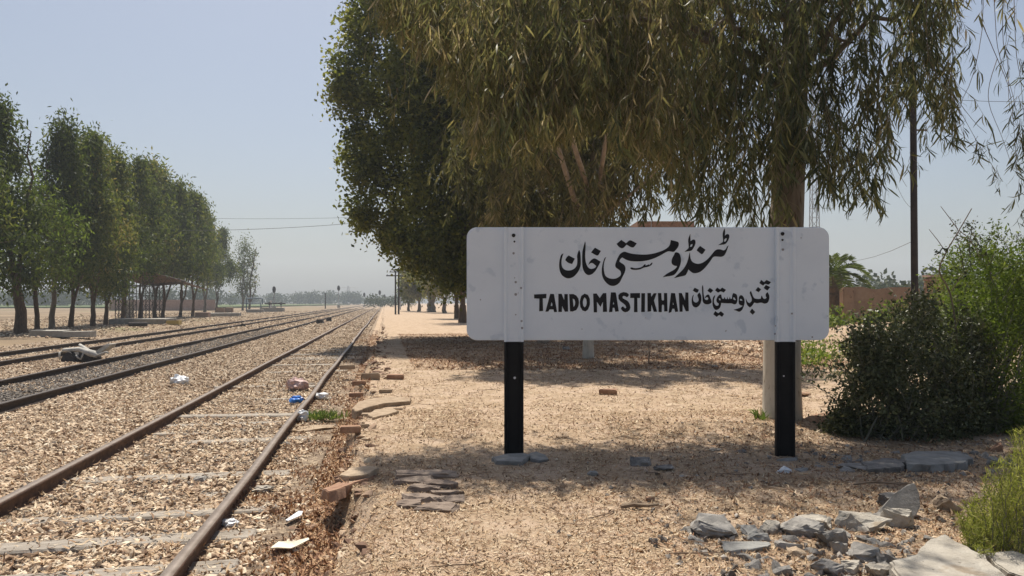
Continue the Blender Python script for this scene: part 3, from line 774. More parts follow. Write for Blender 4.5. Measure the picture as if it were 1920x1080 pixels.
english = [
 (EN, [[(15,155),(315,140),(310,245),(225,250),(235,550),(140,560),(145,255),(20,250)]]),
 (EN, [[(405,140),(495,145),(570,575),(500,580),(480,515),(390,515),(360,565),(290,570)], [(435,340),(455,385),(455,430),(418,430)]]),
 (EN, [[(600,140),(680,140),(740,290),(745,145),(825,145),(835,565),(755,570),(690,430),(685,575),(600,575)]]),
 (EN, [[(860,148),(960,145),(1030,180),(1080,250),(1095,350),(1075,450),(1030,530),(940,565),(880,560)], [(945,255),(985,275),(1005,340),(995,420),(965,455)]]),
 (EN, [[(1230,135),(1310,165),(1355,260),(1355,400),(1310,520),(1250,562),(1180,540),(1130,460),(1115,330),(1150,190)], [(1235,225),(1270,270),(1280,360),(1265,430),(1230,465),(1200,430),(1188,340),(1205,265)]]),
 (EN, [[(1435,135),(1515,130),(1595,240),(1670,125),(1750,120),(1770,570),(1670,575),(1670,330),(1610,455),(1525,330),(1530,585),(1450,585)]]),
 (EN, [[(1862,105),(1970,105),(1985,140),(2050,560),(1965,570),(1945,475),(1905,475),(1895,575),(1815,580)], [(1922,330),(1940,385),(1910,395)]]),
 (E2, [[(365,190),(325,225),(280,195),(240,190),(220,210),(225,245),(270,270),(340,310),(390,380),(410,470),(390,530),(340,570),(280,582),(225,555),(180,500),(200,455),(235,440),(260,470),(290,490),(310,470),(290,420),(240,370),(170,320),(125,260),(120,180),(160,125),(240,98),(320,110),(370,150)]]),
 (E2, [[(405,125),(640,120),(640,240),(575,240),(580,580),(495,580),(498,240),(405,240)]]),
 (E2, [[(672,125),(760,125),(755,575),(668,575)]]),
 (E2, [[(818,120),(900,120),(912,210),(970,125),(1038,125),(975,300),(1050,570),(970,572),(915,400),(905,560),(820,570)]]),
 (E2, [[(1070,120),(1150,120),(1160,285),(1190,305),(1215,285),(1215,120),(1290,120),(1300,560),(1220,565),(1215,415),(1185,395),(1165,420),(1160,580),(1085,575)]]),
 (E2, [[(1385,120),(1480,125),(1555,565),(1485,575),(1460,495),(1415,500),(1390,580),(1325,600)], [(1430,340),(1448,400),(1428,400)]]),
 (E2, [[(1570,120),(1640,120),(1720,300),(1730,105),(1800,110),(1810,555),(1740,560),(1665,390),(1660,570),(1590,570)]]),
]
for fr, lp in urdu: letter('letter', lp, *fr)
for lp in sindhi: letter('letter', lp, *SD)
for fr, lp in english: letter('letter', lp, *fr, smooth=False)

# ------------------------------------------------------------------ foliage tools
def leaf_np(name, pos, axis, L, W, rndv, m, parent=None, bend=0.25):
    """lance-shaped leaves: 6 vertices, 3 faces each"""
    n = len(pos)
    axis = axis / (np.linalg.norm(axis, axis=1, keepdims=True) + 1e-9)
    rv = RG.normal(size=(n, 3))
    side = np.cross(axis, rv); side /= np.linalg.norm(side, axis=1, keepdims=True) + 1e-9
    nor = np.cross(axis, side)
    L = np.asarray(L)[:, None]; W = np.asarray(W)[:, None]
    bd = (RG.normal(0, bend, n)[:, None]) * L
    v0 = pos
    c1 = pos + axis * L * .33 + nor * bd * .30; c2 = pos + axis * L * .70 + nor * bd * .25
    v1, v2 = c1 + side * W * .5, c1 - side * W * .5
    v3, v4 = c2 + side * W * .40, c2 - side * W * .40
    v5 = pos + axis * L - nor * bd * .35
    V = np.stack([v0, v1, v2, v3, v4, v5], 1).reshape(-1, 3)
    base = np.arange(n)[:, None] * 6
    loops = np.concatenate([base + np.array([[0, 2, 1]]), base + np.array([[1, 2, 4, 3]]), base + np.array([[3, 4, 5]])], 1)
    st = np.arange(n)[:, None] * 10 + np.array([[0, 3, 7]])
    me = np_mesh(name, V, loops.ravel(), st.ravel(), {"rnd": np.repeat(rndv, 6)})
    return link(name, me, m, parent)

def quad_np(name, pos, L, W, rndv, m, parent=None, up=None):
    """broad leaves: one diamond quad each, random facing"""
    n = len(pos)
    a = RG.normal(size=(n, 3)) if up is None else up
    a = a / (np.linalg.norm(a, axis=1, keepdims=True) + 1e-9)
    b = np.cross(a, RG.normal(size=(n, 3))); b /= np.linalg.norm(b, axis=1, keepdims=True) + 1e-9
    L = np.asarray(L)[:, None]; W = np.asarray(W)[:, None]
    V = np.stack([pos, pos + a * L * .45 + b * W * .5, pos + a * L, pos + a * L * .45 - b * W * .5], 1).reshape(-1, 3)
    me = np_mesh(name, V, np.arange(n * 4), np.arange(n) * 4, {"rnd": np.repeat(rndv, 4)})
    return link(name, me, m, parent)

def bez(p0, p1, sag, n=6, jit=0.0):
    p0, p1 = np.asarray(p0, float), np.asarray(p1, float)
    t = np.linspace(0, 1, n)[:, None]
    mid = (p0 + p1) / 2 + np.array(sag)
    P = (1 - t) ** 2 * p0 + 2 * t * (1 - t) * mid + t ** 2 * p1
    if jit: P[1:-1] += RG.normal(0, jit, (n - 2, 3))
    return P

def tubes_obj(name, lines, m, parent=None, n=5):
    V, Fl, St = tubes_np(lines, n)
    return link(name, np_mesh(name, V, Fl, St), m, parent, smooth=True)

def row_tree(name, label, base, hgt, spread, tr, seed, forks=3, fork_h=0.16, crown0=0.28, nclump=70, per=110, leaf=(0.16, 0.30), mat='leafL', bark='bark',
             lean=(0, 0), cat_='tree', group=None, form='euc', broad=False, prof=None, thin=1.0, clumps=None, cs_=None):
    """a tree: trunk that forks low, limbs to leaf clumps, crown of leaves gathered in clumps"""
    global RG
    keep = RG; RG = np.random.default_rng(seed); r = random.Random(seed)
    root = empty(name, base); tag(root, label, cat_, group)
    z = lambda t: t * hgt
    lines = []
    fz = fork_h * hgt
    top = np.array([lean[0] * fz / hgt * 1.2, lean[1] * fz / hgt, fz])
    P = bez((0, 0, -0.25), top, (r.uniform(-.1, .1) * fz * .3, 0, 0), 6, tr * .12)
    lines.append((P, np.linspace(tr * 1.25, tr * .88, 6) + np.array([tr * .3, tr * .05, 0, 0, 0, 0])))
    heads = []
    for k in range(forks):
        a = 2 * math.pi * (k + r.random() * .5) / forks
        rr = spread * r.uniform(.25, .5)
        e = np.array([math.cos(a) * rr + lean[0] * .6, math.sin(a) * rr + lean[1] * .6, hgt * r.uniform(.72, .9)])
        P = bez(top - np.array([0, 0, tr * .5]), e, (math.cos(a) * rr * .25, math.sin(a) * rr * .25, -hgt * .05), 9, spread * .035)
        lines.append((P, np.linspace(tr * .62, tr * .10, 9)))
        heads.append(P)
    pf = prof or (lambda t: (np.sin(np.pi * np.clip(t, 0, 1) ** 0.75) ** 0.6) * (1 - 0.35 * t))
    C = [] if clumps is None else list(clumps)
    nclump = max(nclump, len(C)) if clumps is None else len(C)
    while len(C) < nclump:
        t = RG.random() ** 0.95
        a = RG.random() * 6.283
        lump = 0.55 + 0.85 * float(vnoise(a * 1.4 + seed, t * 4.0, seed))
        rad = spread * float(pf(t)) * lump * math.sqrt(0.15 + 0.85 * RG.random())
        zz = hgt * (crown0 + (1 - crown0) * t)
        C.append((math.cos(a) * rad + lean[0] * zz / hgt, math.sin(a) * rad + lean[1] * zz / hgt, zz))
    C = np.array(C)
    for c in C[:: max(1, len(C) // 45)]:
        hp = heads[r.randrange(len(heads))]
        j = int(np.argmin(np.abs(hp[:, 2] - (c[2] - spread * .4))))
        P = bez(hp[j], c, (0, 0, spread * .10), 5, spread * .02)
        lines.append((P, np.linspace(max(tr * .22 * (1 - j / 12), .018), .010, 5)))
    tubes_obj('trunk', lines, M[bark], root, 6 if tr < .25 else 8)
    n = nclump * per
    wts = 0.45 + RG.random(nclump) * 1.1
    idx = RG.choice(nclump, n, p=wts / wts.sum())
    tone = r.uniform(-.14, .14)
    cs = (cs_ or (hgt * .045 + spread * .06)) * (0.7 + 0.7 * RG.random(nclump))
    pos = C[idx] + RG.normal(size=(n, 3)) * cs[idx][:, None] * np.array([1, 1, 1.25]) * 0.75
    # hang: leaves drop below their clump
    pos[:, 2] -= np.abs(RG.normal(0, 1, n)) * cs[idx] * .4
    rv = np.clip(tone + 0.5 * RG.random(nclump)[idx] + 0.5 * RG.random(n), 0, 1)
    L = leaf[0] + (leaf[1] - leaf[0]) * RG.random(n)
    if broad:
        quad_np('crown', pos, L, L * .62, rv, M[mat], root)
    else:
        ax = RG.normal(size=(n, 3)) * .75 + np.array([0, 0, -0.8])
        quad_np('crown', pos, L, L * .34 * thin, rv, M[mat], root, up=ax)
    RG = keep
    return root

# ------------------------------------------------------------------ left row of trees
GL = 'row of trees along the far side of the tracks'
def gz(px, py): return gnd(px, py, 0.0)
LT = [ # px, py base, top y, crown half width px, trunk r, forks, lean px, label
 (-75, 630, 150, 85, .24, 3, 0, 'tree at the left picture edge, mostly outside the frame'),
 (42, 623, 185, 62, .30, 3, -30, 'thick dark trunk leaning left, first tree of the row beside the grey plinth'),
 (96, 616, 212, 52, .17, 2, 18, 'tall tree with a cut stub on its trunk, second tree of the left row'),
 (131, 614, 238, 46, .17, 3, 20, 'tree with a low three-way fork, third from the left end of the row'),
 (173, 611, 252, 44, .18, 3, 15, 'tree with fanned slim stems beside the small brown stump'),
 (197, 608, 280, 42, .16, 2, 18, 'tree standing directly in front of the shelter, left of its lattice columns'),
 (228, 604, 288, 44, .18, 3, 20, 'tall tree between the left shelter columns and the roof end'),
 (262, 598, 300, 42, .20, 2, 22, 'tree rising behind the shelter between its lattice columns'),
 (290, 597, 312, 40, .20, 2, 8, 'straight dark trunk growing under the middle of the shelter roof'),
 (304, 596, 335, 42, .20, 3, 24, 'forked tree in front of the right half of the shelter roof'),
 (337, 594, 352, 36, .18, 3, 15, 'full dark crown tree just right of the shelter roof'),
 (361, 592, 366, 30, .20, 3, 14, 'dark tree two places right of the shelter roof'),
 (384, 587, 398, 26, .24, 3, 4, 'smaller dark tree beside the pale slab near the row end'),
 (405, 585, 425, 22, .2, 2, 8, 'light trunked tree behind the brown boxes'),
]
for k, (px, py, ty, hw, tr_, fk, ln, lab) in enumerate(LT):
    b = gz(px, py); sc_ = b.y / F
    hgt = (py - ty) * sc_
    row_tree('row_tree', lab, b, hgt * .97, hw * sc_ * 1.26, tr_ * .75, 100 + k, forks=fk, fork_h=.11 if k > 2 else .17, crown0=.22 if k < 6 else .34, prof=lambda t: (np.sin(np.pi * np.clip(t * .93 + .05, 0, 1) ** 0.62) ** 0.7) * (1.08 - .5 * t), nclump=100, per=115 if k < 7 else 90, cs_=.40 if k < 7 else .48,
             leaf=(.17, .34) if k < 7 else (.26, .46), lean=(ln * sc_ * 1.2, ((k * 37) % 7 - 3) * .3), group=GL, mat='leafL', bark='bark' if k not in (2, 12) else 'euc')
# young green tree low in front of the second trunk
b = gz(70, 620); row_tree('green_tree', 'brighter green low-branching crown in front of the first two trunks', b, 7.6, 2.3, .10, 140, forks=3, fork_h=.3, crown0=.34, nclump=40, per=110,
                           leaf=(.12, .26), mat='leafG', cat_='tree', lean=(-.3, 0))
b = gz(455, 581); row_tree('thin_tree', 'thin pale stemmed tree with sparse crown at the far end of the left row', b, (581 - 442) * b.y / F, 2.4, .18, 141, forks=4, fork_h=.10, crown0=.25, nclump=34, per=70,
                           leaf=(.3, .55), mat='leafL', bark='euc', lean=(.5, 0))
b = gz(467, 581)
root = empty('dead_tree', b); tag(root, 'nearly leafless leaning stem at the right end of the left tree row', 'tree')
u = b.y / F
tubes_obj('trunk', [(bez((0, 0, -.3), (14 * u, 0, 118 * u), (-6 * u, 0, 0), 8, .1), np.linspace(.22, .05, 8)), (bez((1 * u, 0, 15 * u), (-10 * u, 0, 70 * u), (-5 * u, 0, 0), 6, .1), np.linspace(.14, .05, 6)),
                    (bez((0, 0, 10 * u), (12 * u, 0, 62 * u), (7 * u, 0, 0), 6, .1), np.linspace(.12, .04, 6))], M['bark'], root, 6)
c = np.array([[12, 0, 106], [8, 0, 82], [11, 0, 60], [9, 0, 48], [-9, 0, 66], [-4, 0, 50], [3, 0, 66], [6, 0, 92], [-8, 0, 40]]) * u
i = RG.integers(0, len(c), 520)
pos = c[i] + RG.normal(size=(520, 3)) * .42
quad_np('crown', pos, .3 + .3 * RG.random(520), .14 + .1 * RG.random(520), RG.random(520), M['leafL'], root)

# ------------------------------------------------------------------ the big eucalyptus behind the sign
ROOT_A = gnd(1469, 786)
tA = empty('eucalyptus_tree', ROOT_A)
tag(tA, 'large eucalyptus with limewashed trunk foot and long drooping leaves right behind the sign', 'tree')
YA = ROOT_A.y
def la(px, py, Y=YA): return np.array(at(px, py, Y) - ROOT_A)
ctr = [(1469, 830), (1469, 786), (1470, 720), (1472, 640), (1478, 520), (1484, 420), (1492, 300), (1502, 160), (1508, 20), (1512, -150), (1506, -330)]
rad = [.27, .235, .222, .217, .21, .20, .185, .165, .145, .12, .09]
P = np.array([la(*c) for c in ctr]); P[:, 1] += np.linspace(0, .35, len(P))
R_ = np.array(rad)
split = P[3][2]
tubes_obj('limewash_band', [(P[:4], R_[:4])], M['lime'], tA, 14)
lines = [(np.vstack([P[3:]]), R_[3:])]
# limbs
ends = [(1250, -60, 8.4), (1080, 40, 8.2), (900, -40, 8.6), (1330, 60, 8.3), (1660, -30, 8.8), (1740, 60, 9.2), (1600, 80, 8.5), (1150, -180, 9.6), (1750, -180, 9.4), (1380, -260, 10.2), (780, -20, 8.9), (1900, -190, 8.6),
        (2060, -170, 8.2), (1450, -380, 10.6), (1650, -380, 10.4), (1250, -360, 10.8)]
limb_tips = []
for i, (px, py, Y) in enumerate(ends):
    e = la(px, py, Y)
    zt = np.clip(e[2] - .5 - .3 * abs(e[0]), 3.5 + .12 * i, 6.8)
    j = int(np.argmin(np.abs(P[:, 2] - zt)))
    Q = bez(P[j], e, (0, 0, .7), 9, .07)
    lines.append((Q, np.linspace(.058, .012, 9)))
    limb_tips.append(Q)
tubes_obj('trunk', lines, M['euc'], tA, 10)

# lower outline of the hanging foliage (photo columns -> rows of the leaf tips)
LBX = [690, 760, 800, 850, 890, 930, 990, 1040, 1090, 1150, 1210, 1260, 1300, 1350, 1400, 1440, 1480, 1520, 1570, 1610, 1650, 1680, 1700, 1730, 1755, 1785]
LBY = [-70, 20, 80, 130, 210, 270, 250, 215, 190, 235, 275, 330, 375, 385, 410, 400, 270, 300, 325, 350, 345, 225, 150, 150, 205, 190]
def low_y(px): return np.interp(px, LBX, LBY) + 75 * (vnoise(np.asarray(px) / 17.0, np.asarray(px) * 0 + .7, 68) - .45)
lf_pos, lf_ax, lf_L, lf_r, tw = [], [], [], [], []
def sprig(a, length, nl, rcol, Lr=(.09, .25), spread=.36, drift=None, twr=.0028):
    """a hanging twig with long leaves drooping from it"""
    a = np.asarray(a, float)
    d = RG.normal(0, .22, 2) if drift is None else drift
    t = np.linspace(0, 1, 6)
    Pp = a + np.stack([d[0] * t ** 1.3 * length, d[1] * t ** 1.3 * length, -length * t ** 1.1], -1) + np.concatenate([[[0, 0, 0]], RG.normal(0, .012, (5, 3))])
    tw.append((Pp, np.linspace(twr, .0012, 6)))
    u = (RG.random(nl)) ** .8 * 5
    k = np.minimum(u.astype(int), 4); fr = (u - k)[:, None]
    pos = Pp[k] * (1 - fr) + Pp[k + 1] * fr
    ax = RG.normal(0, spread, (nl, 3)); ax[:, 2] = -1.0 + np.abs(ax[:, 2]) * .6
    lf_pos.append(pos); lf_ax.append(ax); lf_L.append(Lr[0] + (Lr[1] - Lr[0]) * RG.random(nl))
    lf_r.append(np.clip(rcol + RG.normal(0, .2, nl), 0, 1))
cnt = 0
while cnt < 2250:
    px = RG.uniform(690, 1785)
    yb = low_y(px)
    py = -150 + max(yb + 130, 20) * RG.random() ** .85
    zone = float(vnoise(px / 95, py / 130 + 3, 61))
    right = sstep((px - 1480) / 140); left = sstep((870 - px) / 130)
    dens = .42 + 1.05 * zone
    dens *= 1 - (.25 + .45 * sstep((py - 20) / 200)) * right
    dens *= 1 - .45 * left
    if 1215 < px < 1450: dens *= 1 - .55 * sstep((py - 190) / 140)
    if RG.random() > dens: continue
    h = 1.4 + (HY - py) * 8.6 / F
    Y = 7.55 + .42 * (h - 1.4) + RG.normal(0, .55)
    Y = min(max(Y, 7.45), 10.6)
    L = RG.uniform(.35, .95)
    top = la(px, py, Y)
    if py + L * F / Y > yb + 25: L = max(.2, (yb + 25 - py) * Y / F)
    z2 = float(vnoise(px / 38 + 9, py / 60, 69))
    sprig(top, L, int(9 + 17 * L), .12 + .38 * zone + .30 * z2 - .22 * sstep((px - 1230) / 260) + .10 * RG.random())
    cnt += 1
# crown above the picture: sparser
for _ in range(950):
    h = RG.uniform(5.2, 9.2)
    rr = 3.2 * math.sqrt(RG.random()) * (1 - .35 * (h - 5.2) / 4)
    a = RG.random() * 6.283
    sprig(np.array([math.cos(a) * rr * 1.15 - .4, math.sin(a) * rr * .62 + .35 + .25 * (h - 5), h]), RG.uniform(.5, 1.0), 16, .3 + .4 * RG.random())
for _ in range(260):                                # unseen sprigs over the path, added to dapple the foreground with shade
    h = RG.uniform(4.9, 7.4); X_ = RG.uniform(.6, 5.2); Y_ = RG.uniform(6.2, 8.3)
    if vnoise(X_ / .8, Y_ / .5, 57) < .40: continue
    sprig(np.array([X_ - ROOT_A.x, Y_ - YA, h]), RG.uniform(.4, .8), 15, .3 + .3 * RG.random())
# long thin strands on the right, with leaf bunches at their ends
strand = [
 [(1735, -60, 8.3), (1738, 55, 8.2), (1745, 120, 8.1), (1790, 190, 8.0), (1835, 270, 8.0), (1880, 340, 7.9)],
 [(1760, -80, 8.2), (1762, 60, 8.2), (1775, 150, 8.1), (1820, 220, 8.0), (1850, 250, 7.9)],
 [(1840, -90, 8.0), (1843, 40, 7.9), (1825, 140, 7.9), (1800, 200, 7.8), (1805, 250, 7.8), (1830, 280, 7.8)],
 [(1860, -90, 7.8), (1866, 30, 7.8), (1873, 100, 7.7), (1900, 180, 7.7), (1912, 260, 7.7)],
 [(1885, -100, 7.7), (1880, 60, 7.7), (1890, 120, 7.7), (1893, 200, 7.7), (1910, 240, 7.7)],
 [(1840, 40, 7.9), (1870, 110, 7.8), (1893, 170, 7.8), (1902, 250, 7.7), (1907, 330, 7.7)],
 [(1900, -60, 7.8), (1905, 90, 7.7), (1915, 160, 7.7), (1925, 300, 7.6)],
 [(1870, 110, 7.8), (1855, 160, 7.8), (1856, 200, 7.8), (1880, 260, 7.8), (1900, 320, 7.7)],
 [(1680, 190, 8.3), (1650, 240, 8.3), (1672, 300, 8.3), (1700, 350, 8.3)],
 [(1560, 300, 8.4), (1563, 325, 8.4), (1573, 355, 8.4)],
 [(1365, 330, 8.5), (1340, 390, 8.5), (1336, 420, 8.5)], [(1440, 360, 8.4), (1420, 400, 8.4), (1413, 425, 8.4)], [(1300, 380, 8.5), (1270, 410, 8.5), (1258, 424, 8.5)],
 [(1400, 380, 8.5), (1398, 425, 8.5)], [(1380, 340, 8.5), (1375, 400, 8.5), (1381, 425, 8.5)],
]
def smooth_line(Q, n=14):
    Q = np.array(Q); t = np.linspace(0, len(Q) - 1, n)
    out = []
    for x in t:
        i = min(int(x), len(Q) - 2); f = x - i
        p0, p1, p2, p3 = Q[max(i - 1, 0)], Q[i], Q[i + 1], Q[min(i + 2, len(Q) - 1)]
        out.append(.5 * ((2 * p1) + (-p0 + p2) * f + (2 * p0 - 5 * p1 + 4 * p2 - p3) * f * f + (-p0 + 3 * p1 - 3 * p2 + p3) * f ** 3))
    return np.array(out)
for sl in strand:
    Q = smooth_line([la(*q) for q in sl])
    tw.append((Q, np.linspace(.0045, .002, len(Q))))
for (px, py, Y, L, n_) in [(725, 150, 8.0, .35, 9), (790, 75, 8.0, .4, 10), (765, 110, 8.1, .45, 12), (742, 165, 8.0, .35, 8), (812, 60, 8.2, .5, 14), (700, 60, 8.3, .3, 7), (840, 120, 8.1, .5, 14), (860, 190, 8.1, .5, 12), (1890, 60, 7.7, .5, 12), (1902, 180, 7.7, .45, 22), (1908, 225, 7.7, .5, 26), (1895, 250, 7.7, .4, 16), (1915, 250, 7.6, .6, 26), (1912, 330, 7.6, .35, 12), (1800, 230, 7.9, .2, 8), (1825, 255, 7.9, .2, 9), (1850, 262, 7.9, .2, 9),
                           (1785, 240, 7.9, .22, 8), (1875, 310, 7.8, .25, 9), (1918, 395, 7.6, .12, 4), (1910, 110, 7.7, .4, 16), (1930, 60, 7.6, .6, 22), (1940, 200, 7.6, .6, 25), (1620, 330, 8.3, .2, 9), (1640, 325, 8.3, .18, 7), (1562, 255, 8.3, .35, 16),
                           (1700, 285, 8.2, .2, 10), (1730, 250, 8.2, .2, 9), (1770, 175, 8.1, .3, 12), (1790, 190, 8.0, .2, 8), (1385, 350, 8.5, .3, 10), (1320, 385, 8.5, .22, 8), (1350, 372, 8.5, .28, 9)]:
    for _ in range(2):
        sprig(la(px + RG.normal(0, 6), py, Y), L, n_, .22 + .2 * RG.random(), (.10, .17), .55)
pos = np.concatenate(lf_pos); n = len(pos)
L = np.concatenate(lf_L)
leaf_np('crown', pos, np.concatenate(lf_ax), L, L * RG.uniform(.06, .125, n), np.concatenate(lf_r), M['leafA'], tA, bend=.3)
tubes_obj('twigs', tw, M['twig'], tA, 3)

# ------------------------------------------------------------------ second eucalyptus (slender, limewashed foot seen under the board)
def euc_tree(label, base, limbs, env, nsp, seed, per=20, lime=True, tr=.13, Lr=(.14, .26), mat='leafB', name='eucalyptus_tree', group=None):
    """limbs: list of photo polylines [(px,py,Y)..] with radius; env: function giving sprig anchors"""
    global RG, lf_pos, lf_ax, lf_L, lf_r, tw
    keep = RG; RG = np.random.default_rng(seed)
    root = empty(name, base); tag(root, label, 'tree', group)
    loc = lambda q: np.array(at(*q) - Vector(base))
    lf_pos, lf_ax, lf_L, lf_r, tw = [], [], [], [], []
    ln = [(smooth_line([loc(q) for q in pl], 12), np.linspace(r0, r1, 12)) for pl, r0, r1 in limbs]
    if lime:
        Pb, Rb = ln[0]
        tubes_obj('limewash_band', [(np.array([[0, 0, -.2], [0, 0, .3], [0.01, 0, .7], [.02, 0, 1.0]]), np.array([tr * 1.25, tr * 1.08, tr * 1.04, tr * 1.03]))], M['lime'], root, 10)
    tubes_obj('trunk', ln, M['palebark'], root, 7)
    for _ in range(nsp):
        a, L, c = env()
        sprig(np.array(Vector(a) - Vector(base)), L, per, c, Lr, .42, twr=.005)
    p = np.concatenate(lf_pos); L = np.concatenate(lf_L)
    leaf_np('crown', p, np.concatenate(lf_ax), L, L * RG.uniform(.11, .17, len(p)), np.concatenate(lf_r), M[mat], root, bend=.25)
    tubes_obj('twigs', tw, M['twig'], root, 3)
    RG = keep
    return root
bB = gnd(1103, 672)
YB_ = bB.y
limbsB = [([(1103, 680, YB_), (1103, 560, YB_), (1108, 430, YB_), (1112, 320, YB_), (1115, 200, YB_), (1112, 60, YB_ + .3), (1100, -120, YB_ + .5)], .125, .04),
          ([(1106, 470, YB_), (1085, 400, YB_ - 1.2), (1060, 320, YB_ - 2.3), (1035, 240, YB_ - 2.6), (1010, 170, YB_ - 2.6)], .085, .03),
          ([(1108, 440, YB_), (1135, 400, YB_ - .3), (1175, 370, YB_ - .5), (1225, 325, YB_ - .6), (1290, 250, YB_ - .8)], .06, .02),
          ([(1108, 420, YB_), (1100, 350, YB_ - 1.6), (1075, 270, YB_ - 2.6), (1050, 200, YB_ - 2.8), (1020, 130, YB_ - 2.8)], .08, .03),
          ([(1110, 390, YB_), (1125, 330, YB_ - 1.6), (1140, 240, YB_ - 2.5), (1165, 150, YB_ - 2.6)], .075, .025),
          ([(1108, 500, YB_), (1090, 440, YB_ + .3), (1050, 390, YB_ + .5), (985, 330, YB_ + .7), (930, 250, YB_ + .8)], .06, .02)]
def envB():
    while True:
        px = RG.uniform(800, 1345); py = RG.uniform(-160, 405)
        if px < 872 + 110 * (float(vnoise(py / 46, 2.0, 62)) - .55): continue
        yb = np.interp(px, [800, 850, 890, 920, 980, 1040, 1100, 1180, 1240, 1345], [250, 330, 395, 405, 412, 400, 395, 385, 330, 220])
        yb += 50 * (float(vnoise(px / 14, 5.0, 60)) - .5)
        if py > yb: continue
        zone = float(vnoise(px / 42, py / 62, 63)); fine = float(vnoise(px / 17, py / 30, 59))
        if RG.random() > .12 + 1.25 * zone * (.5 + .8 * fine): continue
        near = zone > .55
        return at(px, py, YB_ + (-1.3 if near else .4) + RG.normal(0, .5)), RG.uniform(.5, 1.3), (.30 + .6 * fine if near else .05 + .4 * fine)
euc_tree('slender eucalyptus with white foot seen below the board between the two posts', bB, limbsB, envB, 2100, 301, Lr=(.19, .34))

# taller trees behind the sign whose feet the board hides
def env_col(px0, px1, Y, lo, hi=-140, sd=1.2, seed=0):
    def f():
        while True:
            px = RG.uniform(px0, px1); py = RG.uniform(hi, lo)
            e = 1 - ((px - (px0 + px1) / 2) / ((px1 - px0) / 2)) ** 2
            if py > lo - (1 - e) * (lo - hi) * .35: continue
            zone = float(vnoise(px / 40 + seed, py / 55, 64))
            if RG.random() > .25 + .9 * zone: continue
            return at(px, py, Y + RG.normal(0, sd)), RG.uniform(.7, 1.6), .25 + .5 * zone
    return f
for k, (px, Y, x0, x1, lo, lab) in enumerate([(1018, 26.5, 880, 1130, 430, 'brownish eucalyptus between the left post and the slender eucalyptus, foot just under the board'),
                                         (1072, 31, 960, 1190, 405, 'far eucalyptus seen through the slender one, above the middle of the board')]):
    b = Vector(((px - CX) * Y / F, Y, 0)); y0 = HY + 1.4 * F / Y
    lm = [([(px, y0 + 4, Y), (px + 3, 500, Y), (px - 4, 380, Y), (px + 6, 200, Y), (px, -100, Y)], .2, .05),
          ([(px + 1, 540, Y), (px + 22, 450, Y), (px + 40, 340, Y), (px + 45, 180, Y)], .12, .03), ([(px + 1, 530, Y), (px - 20, 440, Y), (px - 45, 330, Y), (px - 60, 180, Y)], .12, .03)]
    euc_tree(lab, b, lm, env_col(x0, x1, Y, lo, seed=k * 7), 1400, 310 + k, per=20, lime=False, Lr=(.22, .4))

# broad leaved tree leaning over the platform edge
bC = Vector(((925 - CX) * 30 / F, 30, 0))
CLY = [-260, 0, 60, 130, 170, 210, 260, 310, 345, 375, 420, 445, 470, 490, 510, 530]
CLX = [690, 655, 640, 628, 632, 622, 640, 652, 655, 642, 668, 705, 740, 775, 820, 870]
cl = []
while len(cl) < 1050:
    py = RG.uniform(-240, 522); xl = np.interp(py, CLY, CLX) + 6 + 34 * (float(vnoise(py / 24, 1.0, 58)) - .45); px = RG.uniform(xl, 985)
    lob = float(vnoise(px / 34, py / 34, 67))
    if lob < .30 and RG.random() < (.92 if px < 740 else .45): continue
    e = sstep((px - xl) / 110)
    if py > 330 and RG.random() > .25 + 1.2 * float(vnoise(px / 28, py / 28, 66)): continue
    Yk = 30 + RG.uniform(-1, 1) * (1.0 + 3.2 * float(e))
    cl.append(np.array(at(px, py, Yk) - bC))
row_tree('broad_leaved_tree', 'tall round-leaved tree leaning over the platform edge, its foot behind the board', bC, 15.5, 4.7, .32, 401, forks=5, fork_h=.12, crown0=.19, nclump=1050, per=140,
         leaf=(.12, .22), mat='leafC', lean=(-1.6, -1), broad=True, clumps=cl, cs_=.33)

# rest of the platform row, further away
for k, (px, py, ty, hw, tr_, fk, bark, lab) in enumerate([
   (868, 605, 330, 70, .26, 2, 'bark', 'red-brown trunk standing just left of the sign board edge'),
   (856, 597, 380, 62, .24, 2, 'bark', 'dark trunk left of the red-brown trunk, beside the sign board'),
   (833, 587, 440, 45, .26, 2, 'euc', 'slim pale trunk tree between the thick clump and the dark trunks'),
   (808, 585, 450, 40, .60, 5, 'euc', 'thick multi-stemmed tree in the middle of the far platform row'),
   (786, 584, 470, 30, .25, 3, 'euc', 'pair of slanting stems left of the thick multi-stemmed tree'),
   (766, 583, 492, 22, .22, 3, 'bark', 'small bushy tree at the left end of the far platform row')]):
    b = gnd(px, py); sc_ = b.y / F
    row_tree('platform_tree', lab, b, (py - ty) * sc_, hw * sc_, tr_, 420 + k, forks=fk, fork_h=.12, crown0=.32 if k < 2 else .3, nclump=70, per=90, leaf=(.22, .42) if k < 2 else (.35, .62), mat='leafB' if k % 2 == 0 else 'leafC', bark=bark,
             lean=(0, 0), group='trees along the platform beyond the sign')

